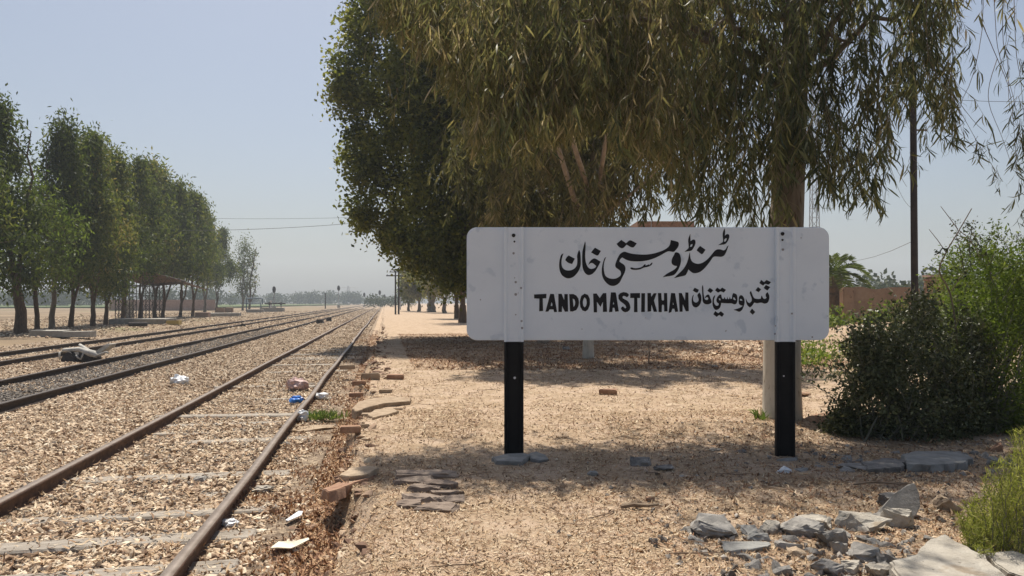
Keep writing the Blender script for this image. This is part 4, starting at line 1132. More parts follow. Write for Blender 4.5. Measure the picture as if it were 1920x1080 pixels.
# ------------------------------------------------------------------ far treeline (one mass)
def treeline(name, spec, mat):
    Ps, Ls = [], []
    for (px0, px1, Y, yt0, yt1, n) in spec:
        for _ in range(n):
            px = RG.uniform(px0, px1); hh = (HY - RG.uniform(yt0, yt1)) * Y / F + 1.4
            c = np.array([(px - CX) * Y / F, Y + RG.uniform(-25, 25), hh * .5])
            m_ = 240
            q = RG.normal(size=(m_, 3)); q /= np.linalg.norm(q, axis=1, keepdims=True)
            q *= (RG.random((m_, 1)) ** .33) * np.array([hh * RG.uniform(.38, .7), hh * .45, hh * .5])
            Ps.append(c + q); Ls.append(np.full(m_, hh * .13))
    P = np.concatenate(Ps); L = np.concatenate(Ls)
    o = quad_np(name, P, L * RG.uniform(.6, 1.4, len(L)), L * .8, RG.random(len(L)), M[mat])
    tag(o, kind='stuff')
    return o
treeline('distant_trees', [(-150, 130, 260, 540, 552, 34), (100, 420, 270, 536, 552, 34), (420, 560, 420, 546, 556, 26), (540, 665, 460, 544, 553, 26), (660, 745, 560, 556, 563, 14), (700, 760, 240, 548, 560, 8),
                           (1500, 2100, 120, 515, 535, 40), (1600, 1640, 118, 498, 510, 2), (1640, 1760, 150, 510, 530, 10), (1000, 1500, 220, 530, 545, 30)], 'leafF')

# ------------------------------------------------------------------ stones and rubble
def px_size(Y): return Y / F
def rock_mesh(name, size, m, seed, n=15, bev=0.03, flat=0.0):
    r = random.Random(seed); b = bmesh.new()
    for _ in range(n):
        v = Vector((r.gauss(0, 1), r.gauss(0, 1), r.gauss(0, 1))).normalized()
        v = Vector((max(-.82, min(.82, v.x * 1.15)), max(-.82, min(.82, v.y * 1.15)), max(-.75 + flat, min(.75 - flat, v.z * 1.15)))) * r.uniform(.88, 1.0)
        b.verts.new((v.x * size[0] * .6, v.y * size[1] * .6, v.z * size[2] * .66))
    res = bmesh.ops.convex_hull(b, input=b.verts)
    junk = [g for g in res["geom_interior"] + res["geom_unused"] if isinstance(g, bmesh.types.BMVert)]
    bmesh.ops.delete(b, geom=list(set(junk)), context='VERTS')
    bmesh.ops.dissolve_limit(b, angle_limit=math.radians(9), verts=b.verts, edges=b.edges)
    bmesh.ops.triangulate(b, faces=b.faces)
    for _k in range(2):
        bmesh.ops.subdivide_edges(b, edges=list(b.edges), cuts=1, use_grid_fill=True)
    am = min(size) * .045
    for v in b.verts:
        c = v.co
        v.co += Vector((r.gauss(0, am), r.gauss(0, am), r.gauss(0, am))) * .7
    bmesh.ops.recalc_face_normals(b, faces=b.faces)
    me = bpy.data.meshes.new(name); b.to_mesh(me); b.free(); me.materials.append(m)
    return me
def rock(px, py, w, h, m, label, name='rubble_stone', cat_='stone', group=None, dr=.8, seed=None, rz=None, tilt=(0, 0), sink=.18, flat=0.0, z=0.0, zf=plat_z):
    """px, py = middle of the front foot in the photo; w, h = its size in photo pixels"""
    g = gnd(px, py, z); u = g.y / F
    W, D = w * u, w * u * dr
    Hh = max(h * u * 1.0 - D * .28 * (1.4 / g.y) * 2.0, h * u * .55)
    sd = seed if seed is not None else int(px * 13 + py)
    o = link(name, rock_mesh(name, (W, D, Hh), M[m], sd, flat=flat), None)
    y = g.y + D * .4
    o.location = (g.x * y / g.y, y, float(zf(g.x, y)) + Hh * (.5 - sink) + z * 0)
    o.rotation_euler = (tilt[0], tilt[1], rz if rz is not None else rnd.uniform(-.5, .5))
    o.location.z -= Hh * .09
    tag(o, label, cat_, group)
    return o
GR = 'rubble stones beside the concrete slab'
for a in [
    (1336, 1002, 84, 44, 'greystone', 'dark angular stone at the left end of the rubble heap'),
    (1406, 999, 34, 20, 'bluestone', 'small blue-grey stone between the left end stone and the first pale chunk'),
    (1444, 997, 38, 28, 'palestone', 'small pale upright chunk in the upper left of the rubble heap'),
    (1424, 1012, 40, 22, 'bluestone', 'flat greenish grey stone just below the small pale upright chunk'),
    (1400, 1036, 84, 26, 'bluestone', 'long flat grey flake tilted towards the left in the rubble heap'),
    (1502, 1005, 74, 36, 'greystone', 'grey-brown stone half under a pale one in the middle of the rubble heap'),
    (1532, 992, 62, 28, 'palestone', 'pale flat-topped stone at the top middle of the rubble heap'),
    (1622, 1000, 88, 44, 'palestone', 'large pale stone with a white top, biggest of the rubble heap'),
    (1684, 990, 48, 46, 'palestone', 'round brownish boulder leaning against the tilted slab'),
    (1655, 980, 40, 22, 'greystone', 'stone wedged between the large pale stone and the round boulder'),
    (1478, 1033, 46, 26, 'greystone', 'grey stone right of the long flat flake'),
    (1548, 1024, 64, 38, 'greystone', 'squarish grey-brown block below the pale flat-topped stone'),
    (1495, 1043, 36, 16, 'sandbrick', 'small yellowish flat stone in front of the squarish block'),
    (1571, 1037, 34, 28, 'greystone', 'small dark wedge beside the squarish block'),
    (1622, 1056, 62, 38, 'greystone', 'dark stone touching the left tip of the concrete slab'),
    (1676, 1068, 56, 40, 'greystone', 'dark stone under the left edge of the concrete slab'),
    (1552, 1080, 62, 32, 'greystone', 'stone cut by the bottom of the picture, left of the dark ones'),
    (1600, 1079, 42, 30, 'palestone', 'paler stone cut by the bottom of the picture, beside the dark ones'),
    (1650, 1085, 44, 26, 'palestone', 'light stone at the bottom edge under the concrete slab tip'),
    (1670, 950, 46, 34, 'greystone', 'dark hollow stone behind the tilted slab'),
    (1774, 955, 50, 28, 'sandbrick', 'reddish brown stone right of the tilted slab'),
    (1608, 884, 70, 16, 'greystone', 'low grey stone left of the long flat rock under the dark bush'),
    (1704, 873, 26, 18, 'palestone', 'small pale stone in front of the long flat rock'),
    (1870, 872, 40, 22, 'bluestone', 'light grey stone at the right end below the dark bush'),
    (1866, 846, 26, 26, 'brick', 'small red brick lump under the right side of the dark bush'),
    (1470, 888, 30, 18, 'whitebag', 'small white lump just right of the right sign post foot'),
    (1505, 886, 30, 12, 'bluestone', 'small grey stone beside the white lump'),
    (1476, 866, 44, 13, 'bluestone', 'flat grey stone at the foot of the right sign post'),
    (1218, 940, 20, 15, 'brick', 'small brown stone alone on the lit sand'),
    (1202, 878, 42, 26, 'greystone', 'jagged grey stone in the shade below the middle of the board'),
    (1245, 886, 42, 16, 'greystone', 'flat dark stone right of the jagged stone below the board'),
    (1110, 895, 22, 12, 'bluestone', 'little grey stone left of the jagged stone below the board'),
    (1340, 844, 24, 9, 'palestone', 'little pale stone in the shade behind the board'),
    (1546, 795, 66, 30, 'brick', 'brown earth lump between the eucalyptus foot and the dark bush'),
    (1508, 742, 26, 12, 'brick', 'brown stone just right of the eucalyptus trunk'),
    (376, 900, 26, 17, 'greystone', 'single dark stone lying between the near rails'),
    (411, 1036, 44, 24, 'brick', 'reddish broken brick right of the near rail'),
    (575, 806, 104, 22, 'sandbrick', 'long brown stone beside the grass tuft at the platform foot'),
    (530, 830, 30, 14, 'greystone', 'grey stone left of the long brown stone by the rail'),
    (1062, 657, 16, 10, 'greystone', 'dark stone on the shaded ground under the board'),
    (1240, 690, 20, 8, 'sandbrick', 'small brick piece behind the board, right of the slender tree'),
    (1340, 690, 12, 6, 'palestone', 'small white stone behind the board near the big eucalyptus'),
    (1158, 668, 12, 8, 'palestone', 'tiny pale stone right of the slender tree foot'),
]:
    px, py, w, h, m, lab = a
    if px > 1300 and 940 < py: w, h = w * 1.12, h * 1.3
    low = px < 600
    rock(px, py, w, h, m, lab, name='rubble_stone' if m != 'brick' else 'brick_lump', group=GR if (px > 1300 and py > 940) else None, z=-.2 if low else 0, zf=bed_z if (low and px < 400) else plat_z, flat=.25 if h < w * .45 else 0)

def flat_slab(name, label, poly, z, th, m, cat_='slab', tilt=None, group=None, rough=.006, bev=.006):
    """a broken slab whose top outline is given in photo pixels on a level plane z"""
    P = [gnd(px, py, z) for px, py in poly]
    c = sum(P, Vector()) / len(P)
    b = bmesh.new()
    pts = []
    for i, p in enumerate(P):                     # break up the edges
        q = P[(i + 1) % len(P)]
        k = max(1, int((q - p).length / .05))
        for j in range(k):
            v = p.lerp(q, j / k)
            d = rough if j else 0
            pts.append(v + Vector((rnd.uniform(-d, d), rnd.uniform(-d, d), 0)) - c)
    top = [b.verts.new(p) for p in pts]
    bot = [b.verts.new((p.x * 1.0 + rnd.uniform(-rough, rough) * 1.5, p.y + rnd.uniform(-rough, rough) * 1.5, -th)) for p in pts]
    f = b.faces.new(top); b.faces.new(bot[::-1])
    n = len(pts)
    for i in range(n): b.faces.new((top[i], bot[i], bot[(i + 1) % n], top[(i + 1) % n]))
    bmesh.ops.recalc_face_normals(b, faces=b.faces)
    ed = [e for e in b.edges if e.verts[0].co.z > -.001 and e.verts[1].co.z > -.001]
    bmesh.ops.bevel(b, geom=ed, offset=bev, segments=2, affect='EDGES')
    o = bm_obj(name, b, m)
    o.location = c
    if tilt: o.rotation_euler = tilt
    tag(o, label, cat_, group)
    return o
flat_slab('concrete_slab', 'big broken pale concrete slab in the bottom right corner', [(1668, 1050), (1712, 1040), (1740, 1010), (1772, 1000), (1802, 1018), (1842, 1040), (1880, 1070), (1925, 1120), (1700, 1140), (1690, 1085)], .10, .16, M['palestone'], rough=.012, bev=.012)
flat_slab('concrete_slab', 'flat rough stone along the right edge behind the corner slab', [(1845, 1036), (1900, 1032), (1980, 1060), (1990, 1110), (1890, 1072)], .07, .12, M['palestone'], rough=.012)
flat_slab('flat_rock', 'long flat grey rock lying under the dark bush', [(1690, 852), (1720, 845), (1800, 846), (1825, 858), (1810, 868), (1740, 872), (1700, 870)], .05, .10, M['bluestone'], cat_='rock', rough=.02)
flat_slab('flat_rock', 'thin brownish rock left of the long flat grey rock', [(1615, 866), (1660, 858), (1700, 862), (1690, 876), (1630, 880)], .04, .08, M['greystone'], cat_='rock', rough=.02)
flat_slab('paving_stone', 'blue-grey flat stone at the foot of the left sign post', [(922, 857), (952, 850), (985, 849), (995, 853), (978, 866), (930, 864)], .045, .06, M['bluestone'], cat_='stone', rough=.006)
flat_slab('paving_stone', 'second flat grey stone tucked beside the left sign post foot', [(990, 853), (1005, 848), (1024, 852), (1030, 858), (1012, 862), (995, 860)], .03, .05, M['bluestone'], cat_='stone', tilt=(.05, .12, 0), rough=.006)
# the tilted dark slab
g = gnd(1700, 975); b = bmesh.new()
u = g.y / F
out = [(-46, 0), (-36, 22), (0, 46), (40, 64), (54, 66), (56, 46), (48, 20), (30, 2), (8, -4), (-20, -6)]
fr = [b.verts.new((x * u, 0, z * u)) for x, z in out]; bk = [b.verts.new((x * u * .97 + .015, .075 + rnd.uniform(-.01, .01), z * u * .97)) for x, z in out]
b.faces.new(fr); b.faces.new(bk[::-1])
for i in range(len(out)): b.faces.new((fr[i], bk[i], bk[(i + 1) % len(out)], fr[(i + 1) % len(out)]))
o = bm_obj('tilted_slab', b, M['greystone'], bevel=.006); o.location = (g.x, g.y + .05, .0); o.rotation_euler = (math.radians(-32), 0, math.radians(12))
tag(o, 'dark grey slab standing tilted above the rubble heap', 'slab')

# bricks and stones of the broken platform edge
def brick_at(px, py, w, h, label, m='sandbrick', name='loose_brick', rz=0., tilt=(0, 0), z=0., dr=.5, group=None):
    g = gnd(px, py, z); u = g.y / F
    b = bmesh.new(); W, D, T = w * u, w * u * dr, h * u
    add_box(b, Vector((0, 0, 0)), (W, D, T), jit=min(W, T) * .06)
    bmesh.ops.bevel(b, geom=list(b.edges), offset=min(W, T) * .12, segments=2, affect='EDGES')
    o = bm_obj(name, b, M[m]); o.location = (g.x, g.y + D * .5, z + T * .40); o.rotation_euler = (tilt[0], tilt[1], rz)
    tag(o, label, 'brick', group); return o
GE = 'loose bricks along the crumbling platform edge'
for a in [
    (740, 712, 32, 10, 'single brick lying square on the sand beside the edge bricks', 'brick', 0),
    (693, 713, 34, 14, 'pale brick at the edge, left of the square lying brick', 'sandbrick', .1),
    (672, 722, 26, 8, 'dark-fronted brick at the very lip of the edge below the pale brick', 'brick', .25),
    (722, 736, 24, 6, 'thin brick half sunk in the sand behind the long curb stone', 'sandbrick', .1),
    (666, 744, 26, 8, 'small flat brick left of the long curb stone', 'brick', .3),
    (655, 811, 38, 12, 'red-brown brick at the edge level with the grass tuft', 'brick', .15),
    (682, 804, 20, 9, 'small brown brick touching the red-brown brick by the grass', 'sandbrick', .2),
    (692, 783, 30, 8, 'half buried brick on the slope above the red-brown brick', 'sandbrick', .05),
    (1141, 743, 34, 14, 'lone brown brick lying on the lit sand behind the board', 'brick', -.1),
    (650, 692, 28, 8, 'pale brick on the ballast side of the edge, farthest of the near bricks', 'sandbrick', .3),
    (745, 770, 18, 5, 'sliver of brick in the sand left of the sign', 'sandbrick', 0),
]:
    brick_at(*a[:5], m=a[5], rz=a[6], group=GE if a[0] < 730 else None)
flat_slab('curb_stone', 'long sand-covered curb stone at the platform edge', [(660, 765), (672, 753), (700, 746), (742, 744), (770, 745), (768, 752), (720, 756), (690, 763), (668, 771)], .05, .12, M['sandbrick'], cat_='stone', rough=.012)
flat_slab('curb_stone', 'second curb stone below the long one on the platform edge', [(690, 776), (702, 768), (735, 764), (748, 770), (730, 776), (698, 783)], .045, .1, M['sandbrick'], cat_='stone', rough=.012)
# collapsed corner slab over a hollow
flat_slab('broken_slab', 'broken reddish slab overhanging a hollow in the platform edge', [(604, 915), (640, 893), (676, 880), (708, 880), (700, 896), (672, 907), (640, 926), (618, 932)], .0, .075, M['brick'], tilt=(-.10, -.16, 0), rough=.012)
flat_slab('broken_slab', 'sandy cap stone resting above the reddish broken slab', [(636, 888), (655, 876), (690, 873), (712, 879), (690, 890), (655, 893)], .035, .05, M['sandbrick'], tilt=(0, -.06, .05), rough=.012)
# exposed courses of the old edging
ed = empty('brick_edging', gnd(790, 930)); tag(ed, 'exposed stepped layers of old grey-purple edging in the sand', 'edging')
M['slate'] = surf('grey_purple_course', [(0.3, (0.16, 0.12, 0.095)), (0.6, (0.28, 0.22, 0.175)), (0.8, (0.40, 0.32, 0.245))], scale=6, stretch=(1, 3, 1), bump=.7, bscale=16, bdist=.015, rough=.92, rnd_amt=.2)
for i, (px, py, w, h) in enumerate([(800, 897, 120, 14), (775, 909, 80, 16), (822, 913, 74, 12), (786, 924, 76, 15), (835, 929, 72, 11), (795, 943, 90, 14), (765, 953, 46, 13), (818, 958, 84, 12), (848, 943, 46, 10)]):
    g = gnd(px, py); u = g.y / F
    o = link('brick', rock_mesh('brick', (w * u * 1.05, .16, h * u * 1.9), M['slate'], 900 + i, n=22, flat=.3), None, ed)
    o.location = Vector((g.x, g.y + .04, h * u * .22)) - ed.location; o.rotation_euler = (rnd.uniform(-.05, .15), rnd.uniform(-.05, .05), rnd.uniform(-.12, .12))

# ------------------------------------------------------------------ litter one can count
def crumple(name, label, px, py, w, h, m, z=-.2, cat_='litter', seed=0, amp=.35):
    g = gnd(px, py, z); u = g.y / F; r = random.Random(seed)
    b = bmesh.new(); bmesh.ops.create_icosphere(b, subdivisions=3, radius=.5)
    for v in b.verts:
        c = v.co.normalized()
        k = 1 + amp * (float(vnoise(c.x * 3 + seed, c.y * 3 + c.z * 2.3, 90 + seed)) - .5) * 2 + .12 * r.uniform(-1, 1)
        v.co = Vector((c.x * w * u * .5 * k, c.y * w * u * .42 * k, max(c.z, -.55) * h * u * .62 * k))
    o = bm_obj(name, b, M[m]); o.location = (g.x, g.y + .04, g.z + h * u * .3); tag(o, label, cat_); return o
crumple('plastic_bag', 'crumpled white plastic bag between the near and middle tracks', 335, 722, 36, 20, 'whitebag', seed=1)
crumple('plastic_wrapper', 'bright blue plastic wrapper against the near right rail', 553, 754, 24, 12, 'bluebag', z=-.19, seed=2)
crumple('pink_bag', 'faded pink plastic bag between the rails behind the blue wrapper', 556, 730, 34, 22, 'pinkbag', z=-.2, seed=3)
crumple('clear_bag', 'clear crumpled plastic bag between the rail and the grass tuft', 565, 788, 22, 20, 'whitebag', z=-.2, seed=4)
crumple('white_rag', 'white rag on the leaves behind the grass tuft', 602, 746, 26, 10, 'whitebag', z=-.2, seed=5)
crumple('pale_wrapper', 'small pale blue wrapper beside the near rail', 427, 988, 30, 14, 'whitebag', z=-.22, seed=6)
crumple('rag', 'grey-white rag strip beside the rail above the pale blue wrapper', 490, 922, 38, 10, 'palestone', z=-.22, seed=7)
crumple('paper_cup', 'tiny white cup lying between the middle track rails', 284, 661, 9, 5, 'whitebag', z=-.2, seed=8)
def sheet(name, label, poly, z, m, cat_='litter'):
    P = [gnd(px, py, z) for px, py in poly]; c = sum(P, Vector()) / len(P); b = bmesh.new()
    t = [b.verts.new(p - c + Vector((0, 0, rnd.uniform(0, .02)))) for p in P]; d = [b.verts.new(v.co - Vector((0, 0, .006))) for v in t]
    b.faces.new(t); b.faces.new(d[::-1])
    for i in range(len(t)): b.faces.new((t[i], d[i], d[(i + 1) % len(t)], t[(i + 1) % len(t)]))
    o = bm_obj(name, b, M[m]); o.location = c; tag(o, label, cat_); return o
sheet('white_scrap', 'white folded scrap on the red leaves right of the near rail', [(535, 975), (560, 962), (568, 963), (565, 968), (540, 979)], -.20, 'whitebag')
sheet('paper_spoon', 'cream paper scrap with a handle on the leaves near the picture bottom', [(507, 1030), (522, 1018), (540, 1018), (552, 1020), (578, 1009), (580, 1012), (556, 1024), (545, 1029), (520, 1031)], -.20, 'paper')
# grass tuft
def tuft(name, label, px, py, w, hgt, n, m='grass', z=-.2, cat_='grass tuft'):
    g = gnd(px, py, z); u = g.y / F
    base = np.stack([RG.normal(0, w * u * .24, n), RG.normal(0, w * u * .16, n), np.zeros(n)], -1)
    ax = RG.normal(size=(n, 3)) * np.array([.6, .6, .3]) + np.array([0, 0, .9])
    L = hgt * (.5 + .7 * RG.random(n))
    o = leaf_np(name, base, ax, L, L * .09 + .003, RG.random(n), M[m], None, bend=.4); o.location = g; tag(o, label, cat_); return o
tuft('grass_tuft', 'low green grass tuft between the near rail and the platform edge', 604, 785, 70, .13, 420)
tuft('grass_tuft', 'yellow-green sprout at the left foot of the big eucalyptus', 1424, 790, 20, .17, 60, z=0)

# ------------------------------------------------------------------ cross-shaped cast scrap between the tracks
g = gnd(150, 680, -.2); u = g.y / F
sc = empty('cast_scrap', g); tag(sc, 'pale cast iron scrap with crossing arms lying against the middle track', 'scrap metal')
def L3(px, py, d=0.0): return Vector(((px - 150) * u, d, (680 - py) * u))
b = bmesh.new()
add_tube(b, [L3(108, 658, .25), L3(125, 657, .2), L3(145, 656, .12), L3(160, 660, .05), L3(172, 664, .0)], [.05, .06, .07, .08, .09], 6)
add_tube(b, [L3(126, 649, .6), L3(142, 654, .4), L3(158, 659, .2), L3(174, 663, .0), L3(186, 667, -.12)], [.04, .05, .06, .10, .05], 6)
bm_obj('crossing_arm', b, M['scrap'], sc, smooth=True)
b = bmesh.new()
for pts in ([(172, 666), (186, 654), (200, 645), (207, 645), (205, 650), (192, 658), (183, 668)],):
    f = [b.verts.new(L3(x, y, -.02)) for x, y in pts]; k = [b.verts.new(L3(x, y, .32)) for x, y in pts]
    b.faces.new(f); b.faces.new(k[::-1])
    for i in range(len(pts)): b.faces.new((f[i], k[i], k[(i + 1) % len(pts)], f[(i + 1) % len(pts)]))
bm_obj('blade', b, M['scrap'], sc, bevel=.01)
b = bmesh.new()
add_tube(b, [L3(186, 666, -.1), L3(197, 663, -.2), L3(208, 659, -.25), L3(213, 661, -.25)], [.035, .035, .03, .02], 6)
bm_obj('arm', b, M['scrap'], sc, smooth=True)
for (x0, x1, y0, y1) in ((112, 140, 660, 682), (141, 172, 659, 677)):
    b = bmesh.new(); n = 10
    pts = [(x0 + (x1 - x0) * i / n, y1 - (y1 - y0) * math.sin(math.pi * (.12 + .76 * i / n))) for i in range(n + 1)] + [(x1, y1), (x0, y1)]
    f = [b.verts.new(L3(x, y, .04)) for x, y in pts]; k = [b.verts.new(L3(x, y, .5)) for x, y in pts]
    b.faces.new(f); b.faces.new(k[::-1])
    for i in range(len(pts)): b.faces.new((f[i], k[i], k[(i + 1) % len(pts)], f[(i + 1) % len(pts)]))
    bm_obj('dark_hollow', b, M['darkstuff'], sc, bevel=.01)  # dark solid standing in for the shaded hollow under the arms
for a_, c_ in (((143, 666), (153, 674)), ((153, 674), (157, 662)), ((112, 660), (113, 674))):
    b = bmesh.new(); add_tube(b, [L3(*a_, -.01), L3((a_[0] + c_[0]) / 2, (a_[1] + c_[1]) / 2 + .8, -.03), L3(*c_, -.01)], .022, 6); bm_obj('rib', b, M['scrap'], sc, smooth=True)

# ------------------------------------------------------------------ small things along the left side
def block(name, label, px0, px1, py0, py1, m, depth=.6, cat_='block', z=0., rz=.16, parts=None):
    """a box seen from px0..px1, py0..py1 whose foot stands at py1"""
    g = gnd((px0 + px1) / 2, py1, z); u = g.y / F
    W, T = (px1 - px0) * u, (py1 - py0) * u
    b = bmesh.new(); add_box(b, Vector((0, depth * .5, T * .5 - .04)), (W, depth, T + .08), jit=.02)
    bmesh.ops.bevel(b, geom=list(b.edges), offset=min(.03, T * .1), segments=2, affect='EDGES')
    o = bm_obj(name, b, M[m]); o.location = g; o.rotation_euler = (0, 0, rz); tag(o, label, cat_); return o
block('concrete_plinth', 'low dark grey plinth at the foot of the leaning thick trunk', 58, 116, 620, 629, 'concrete', 1.0, 'plinth')
block('stone_bench', 'grey stone block with a dark left end beside the second trunk', 116, 167, 622, 629, 'concrete', .7, 'block')
block('dark_sack', 'dark bundle against the grey plinth under the leaning trunk', 58, 76, 619, 629, 'darkstuff', .5, 'bundle')
rock(157, 614, 10, 10, 'brick', 'small brown stump between the third and fourth trunks', name='stump', cat_='stump')
block('concrete_plinth', 'long grey plinth under the shelter columns', 206, 308, 598, 607, 'concrete', 2.4, 'plinth', rz=.1)
def barrel(px, py, w, h, label, m='darkstuff'):
    g = gnd(px, py); u = g.y / F; b = bmesh.new(); r = h * u * .5
    add_tube(b, [(-w * u / 2, 0, r), (-w * u * .46, 0, r), (w * u * .46, 0, r), (w * u / 2, 0, r)], [r * .9, r, r, r * .9], 10)
    o = bm_obj('drum', b, M[m]); o.location = g; o.rotation_euler = (0, 0, .3); tag(o, label, 'drum')
barrel(252, 612, 20, 8, 'dark lying drum at the shelter plinth, left of the smaller one')
barrel(270, 612, 12, 8, 'smaller dark drum right of the longer drum by the shelter plinth')
block('yellow_block', 'low yellow painted block right of the shelter plinth', 312, 335, 601, 607, 'yellow', .7, 'block')
block('pale_slab', 'long pale slab lying near the far end of the left tree row', 392, 447, 587, 592, 'concrete', 1.2, 'slab')
block('brown_crate', 'brown box behind the pale slab, left one of two', 405, 419, 577, 586, 'mud', 1.0, 'crate')
block('brown_crate', 'brown box behind the pale slab, right one of two', 422, 435, 577, 585, 'mud', 1.0, 'crate')
block('pink_rubble', 'pinkish low brick heap left of the pale slab', 366, 390, 586, 594, 'plasterpink', 1.0, 'brick heap')
block('low_wall', 'low grey loading step under the black pipe', 488, 530, 577, 584, 'concrete', 2.0, 'step')
block('low_wall', 'lower grey step in front of the thin tree foot', 462, 492, 580, 585, 'concrete', 1.5, 'step')
block('boundary_wall', 'long pinkish wall standing behind the shelter and trees', 205, 402, 562, 581.5, 'plasterpink', .4, 'wall', rz=0.02)
for (px, py, w, h, lab) in ((600, 607, 14, 8, 'dark box between the middle and near tracks, left of a pair'), (617, 603, 10, 8, 'dark box between the middle and near tracks, right of a pair'), (456, 613, 9, 6, 'dark stone between the far and middle tracks')):
    g = gnd(px, py, -.2); u = g.y / F; b = bmesh.new(); add_box(b, Vector((0, 0, h * u * .5)), (w * u, w * u * .8, h * u), taper=.8, jit=.02)
    bmesh.ops.bevel(b, geom=list(b.edges), offset=.03, segments=2, affect='EDGES')
    o = bm_obj('track_box', b, M['darkstuff']); o.location = g; tag(o, lab, 'box')
# pipe frame and black pipe
Yp = 122.0; g = gnd(476, HY + 1.4 * F / Yp)
o_ = empty('bent_pipe_stand', g); tag(o_, 'faded blue bent pipe frame beside the dead stem', 'pipe frame'); u = Yp / F
b = bmesh.new(); add_tube(b, [(-14 * u, 0, 0), (-14 * u, 0, 25 * u)], .09, 6); bm_obj('upright', b, M['bluepipe'], o_)
b = bmesh.new(); add_tube(b, [(-14 * u, 0, 24 * u), (13 * u, 0, 24.5 * u), (16 * u, 0, 23 * u), (16 * u, 0, 13 * u)], .10, 6); bm_obj('bent_pipe', b, M['bluepipe'], o_)
b = bmesh.new(); add_tube(b, [(-14 * u, 0, 15 * u), (14 * u, 0, 15 * u)], .06, 6); bm_obj('rail', b, M['bluepipe'], o_)
b = bmesh.new(); add_tube(b, [(13 * u, 0, 0), (13 * u, 0, 15 * u)], .08, 6); bm_obj('upright', b, M['bluepipe'], o_)
g = gnd(516, HY + 1.4 * F / Yp); o_ = empty('pipe_trestle', g); tag(o_, 'thick black pipe on short supports above the loading step', 'pipe')
b = bmesh.new(); add_tube(b, [(-19 * u, 0, 14.5 * u), (19 * u, 0, 14.5 * u)], .12, 8); bm_obj('pipe', b, M['darkstuff'], o_)
for x in (-11, 11):
    b = bmesh.new(); add_tube(b, [(x * u, 0, 12 * u), (x * u, 0, 17 * u)], .17, 8); bm_obj('flange', b, M['darkstuff'], o_)
    b = bmesh.new(); add_tube(b, [(x * u, 0, 0), (x * u, 0, 13 * u)], .07, 6); bm_obj('leg', b, M['darkstuff'], o_)
g = gnd(508, 582); b = bmesh.new(); add_box(b, Vector((0, 0, .8)), (.26, .26, 1.7)); add_box(b, Vector((0, 0, 1.68)), (.34, .34, .08)); o = bm_obj('white_post', b, M['whitepost']); o.location = g; tag(o, 'short white post in front of the black pipe', 'post')
# signals
def signal(px, foot, top, Y, label, hw=.34):
    z0 = H - (foot - HY) * Y / F
    zt = H + (HY - top) * Y / F
    base = Vector(((px - CX) * Y / F, Y, min(z0, .1)))
    r_ = empty('railway_signal', base); tag(r_, label, 'signal', 'colour light signals along the line')
    hgt = zt - base.z
    b = bmesh.new(); add_tube(b, [(0, 0, 0), (0, 0, hgt - .4)], .09, 6); bm_obj('mast', b, M['galv'], r_)
    b = bmesh.new(); add_box(b, Vector((0, 0, .25)), (.6, .6, .6)); bm_obj('base', b, M['concrete'], r_)
    b = bmesh.new(); n = 10; hh = hw * 1.9
    pts = [(hw * math.cos(t), hh * math.sin(t)) for t in [2 * math.pi * k / n for k in range(n)]]
    f = [b.verts.new((x, -.12, hgt - .3 + z)) for x, z in pts]; k_ = [b.verts.new((x, .06, hgt - .3 + z)) for x, z in pts]
    b.faces.new(f); b.faces.new(k_[::-1])
    for i in range(n): b.faces.new((f[i], k_[i], k_[(i + 1) % n], f[(i + 1) % n]))
    bm_obj('signal_head', b, M['darkstuff'], r_)
    for dz in (-.28, .02):
        b = bmesh.new(); add_tube(b, [(0, -.13, hgt - .25 + dz), (0, -.34, hgt - .27 + dz)], .12, 8); bm_obj('lens_hood', b, M['bolt'], r_)
signal(514, 580, 540, 150, 'signal on a pale mast behind the black pipe')
signal(635, 576, 538, 190, 'signal between the blue far trees and the tracks, second from the left', .36)
signal(683, 575, 551, 260, 'small signal left of the point where the rails meet', .4)
signal(712, 574, 547, 250, 'dark signal beside the vanishing point of the near rails', .42)
signal(721, 574, 554, 300, 'faint small signal right of the dark one', .4)
g = Vector(((610 - CX) * 170 / F, 170, 0)); b = bmesh.new(); add_tube(b, [(0, 0, 0), (0, 0, 3.2)], [.14, .10], 6); add_box(b, Vector((0, 0, 3.3)), (.3, .3, .2)); o = bm_obj('dark_post', b, M['poleblack']); o.location = g; tag(o, 'thin dark post left of the second signal', 'post')
# far power pylon
r_ = empty('power_pylon', Vector(((653 - CX) * 520 / F, 520, 0))); tag(r_, 'faint far power pylon with wide arms above the tree line', 'pylon')
b = bmesh.new()
for sx in (-1, 1):
    for sy in (-1, 1): add_tube(b, [(sx * 1.6, sy * 1.6, 0), (sx * .3, sy * .3, 12.5)], .12, 4)
bm_obj('tower', b, M['galv'], r_)
for z, w in ((11.2, 6.5), (9.0, 3.0)):
    b = bmesh.new(); add_tube(b, [(-w, 0, z), (0, 0, z + .5), (w, 0, z)], .16, 4); bm_obj('cross_arm', b, M['galv'], r_)

# ------------------------------------------------------------------ station shelter in the trees
Ys_ = 60.0
def SL(px, z, Y=Ys_): return Vector(((px - CX) * Y / F, Y, z))
sh0 = SL(262, 0)
sh = empty('platform_shelter', sh0); tag(sh, 'open platform shelter with rusty sheet roof on lattice steel columns among the trees', 'shelter')
def shp(name, bm, m): bm.transform(Matrix.Translation(-sh0)); return bm_obj(name, bm, m, sh)
rz_ = 3.62
